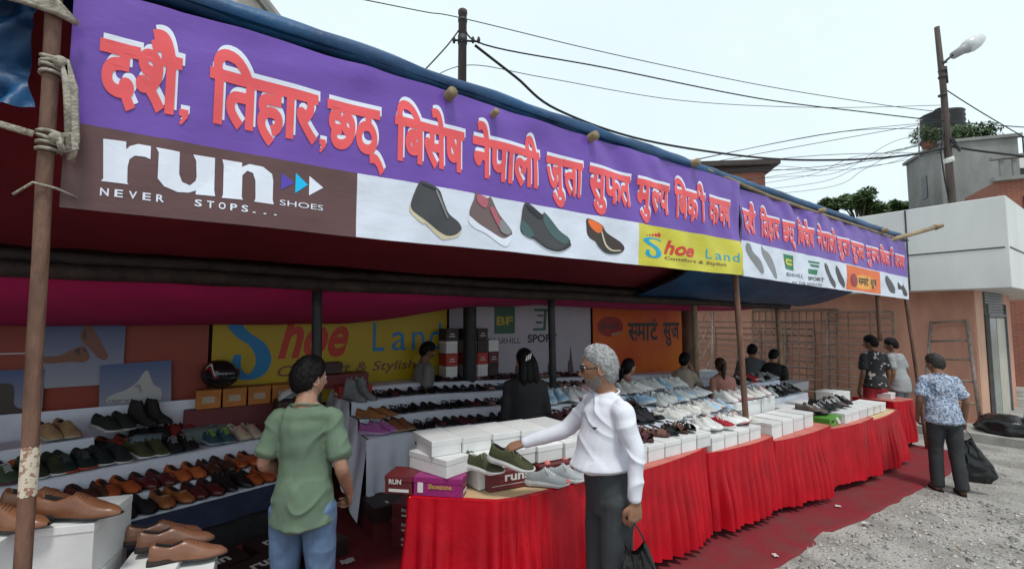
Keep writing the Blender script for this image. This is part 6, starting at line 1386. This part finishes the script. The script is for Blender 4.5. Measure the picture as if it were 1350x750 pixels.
# people inside the stall
def at_floor(px, Y): 
    r = ray(px, 420); k = Y/r.y; return V((r.x*k, Y, G(r.x*k)+.012))
BLKT = cloth('black_top', (.016, .016, .017)); PINKT = cloth('pink_top', (.50, .22, .22)); CREAMT = cloth('cream_top', (.46, .38, .31)); GREYT = cloth('grey_shirt', (.20, .19, .18)); HOOD = cloth('grey_hoodie', (.11, .115, .125)); SALM = cloth('salmon_top', (.48, .215, .17))
PRT = M('printed_black_tee', (.022, .022, .024), .8, .1, 11, .1, 100, col2=(.55, .5, .48), lo=.37, hi=.40, detail=2)
kw = dict(vox=.011)
L = at_floor(693, 3.35)
wm, Rw, hw, sw_ = person('woman in black long sleeve top with a pale clip in her hair, behind the counter', L, 62, 1.56, 3, (12, 8), skin=SKIN2, hair=('long', HAIRK), shirt=BLKT, trousers=DKTR, long_sleeve=True, fem=True, seed=15, loose=.03, wid=1.0, **kw)
b = MB(); 
for k in range(3): b.box(hw+Rw@V((-.110, -.02+.022*k, .045-.012*k))*sw_, (.012, .008, .055), R=Rw@Matrix.Rotation(rad(18), 3, 'X'))
b.build('hair_clip', PW, wm)
L = at_floor(826, 3.75); person('girl in pink top looking right, just behind the bearded man', L, -2, 1.44, 0, (-8, 2), skin=SKIN2, hair=('pony', HAIRK), shirt=PINKT, trousers=DKTR, fem=True, seed=19, vox=.009)
L = at_floor(899, 4.05); person('woman in cream top holding her hand against her cheek', L, 15, 1.50, 4, (0, 10), arms={'R': ((.16, -.20, 1.02), (.13, -.10, 1.235), (-.1, .25, 1), (0, 1, 0), (-1, 0, 0))}, skin=SKIN, hair=('bun', HAIRK), shirt=CREAMT, trousers=DKTR, fem=True, seed=23, **kw)
L = at_floor(951, 3.62); person('woman in salmon pink top with a brown ponytail', L, 60, 1.45, 4, (-5, 8), skin=SKIN2, hair=('pony', HAIRB), shirt=SALM, trousers=DKTR, fem=True, seed=27, wid=1.0, **kw)
L = at_floor(988, 4.25); hm_, Rq, hq, sq = person('person in grey hooded sweatshirt bending over the shoes', L, 20, 1.66, 14, (-10, 10), skin=SKIN, hair=('short', HAIRK), shirt=HOOD, trousers=DKTR, long_sleeve=True, seed=31, wid=1.0, loose=.03, **kw)
b = MB(); b.ball(hq+V((-.10, 0, -.17))*sq, (.085, .13, .07), 14, 10); b.build('hood', HOOD, hm_)
L = at_floor(1013, 3.95); person('person in black jacket leaning forward beside the bamboo post', L, 10, 1.60, 18, (-10, 12), skin=SKIN2, hair=('short', HAIRK), shirt=BLKT, trousers=DKTR, long_sleeve=True, seed=35, wid=1.0, loose=.03, **kw)
L = at_floor(558, 5.22); person('man in grey shirt looking down behind the white display', L, -5, 1.55, 3, (-5, 22), skin=SKIN3, hair=('short', HAIRK), shirt=GREYT, trousers=DKTR, seed=39, **kw)
L = at_floor(1149, 3.02); L.z = -.26; person('young man in black printed t-shirt and red shorts by the last counter', L, 55, 1.80, 2, (35, 10), skin=SKIN3, hair=('short', HAIRK), shirt=PRT, trousers=cloth('red_trousers', (.32, .02, .03)), seed=43, sleeve=.4, vox=.009, hem=.9)
L = at_floor(1181, 2.92); L.z = -.26; y2, Ry_, hy, sy = person('young man in grey t-shirt with red cuffs by the last counter', L, 80, 1.74, 6, (25, 14), skin=SKIN3, hair=('short', HAIRK), shirt=cloth('light_grey_tee', (.33, .34, .35)), trousers=cloth('grey_trousers', (.16, .17, .18)), seed=47, sleeve=.38, vox=.009, collar=cloth('red_trim', (.42, .02, .03)))
for o in list(S.objects):
    if 'hc' in o.keys(): del o['hc']
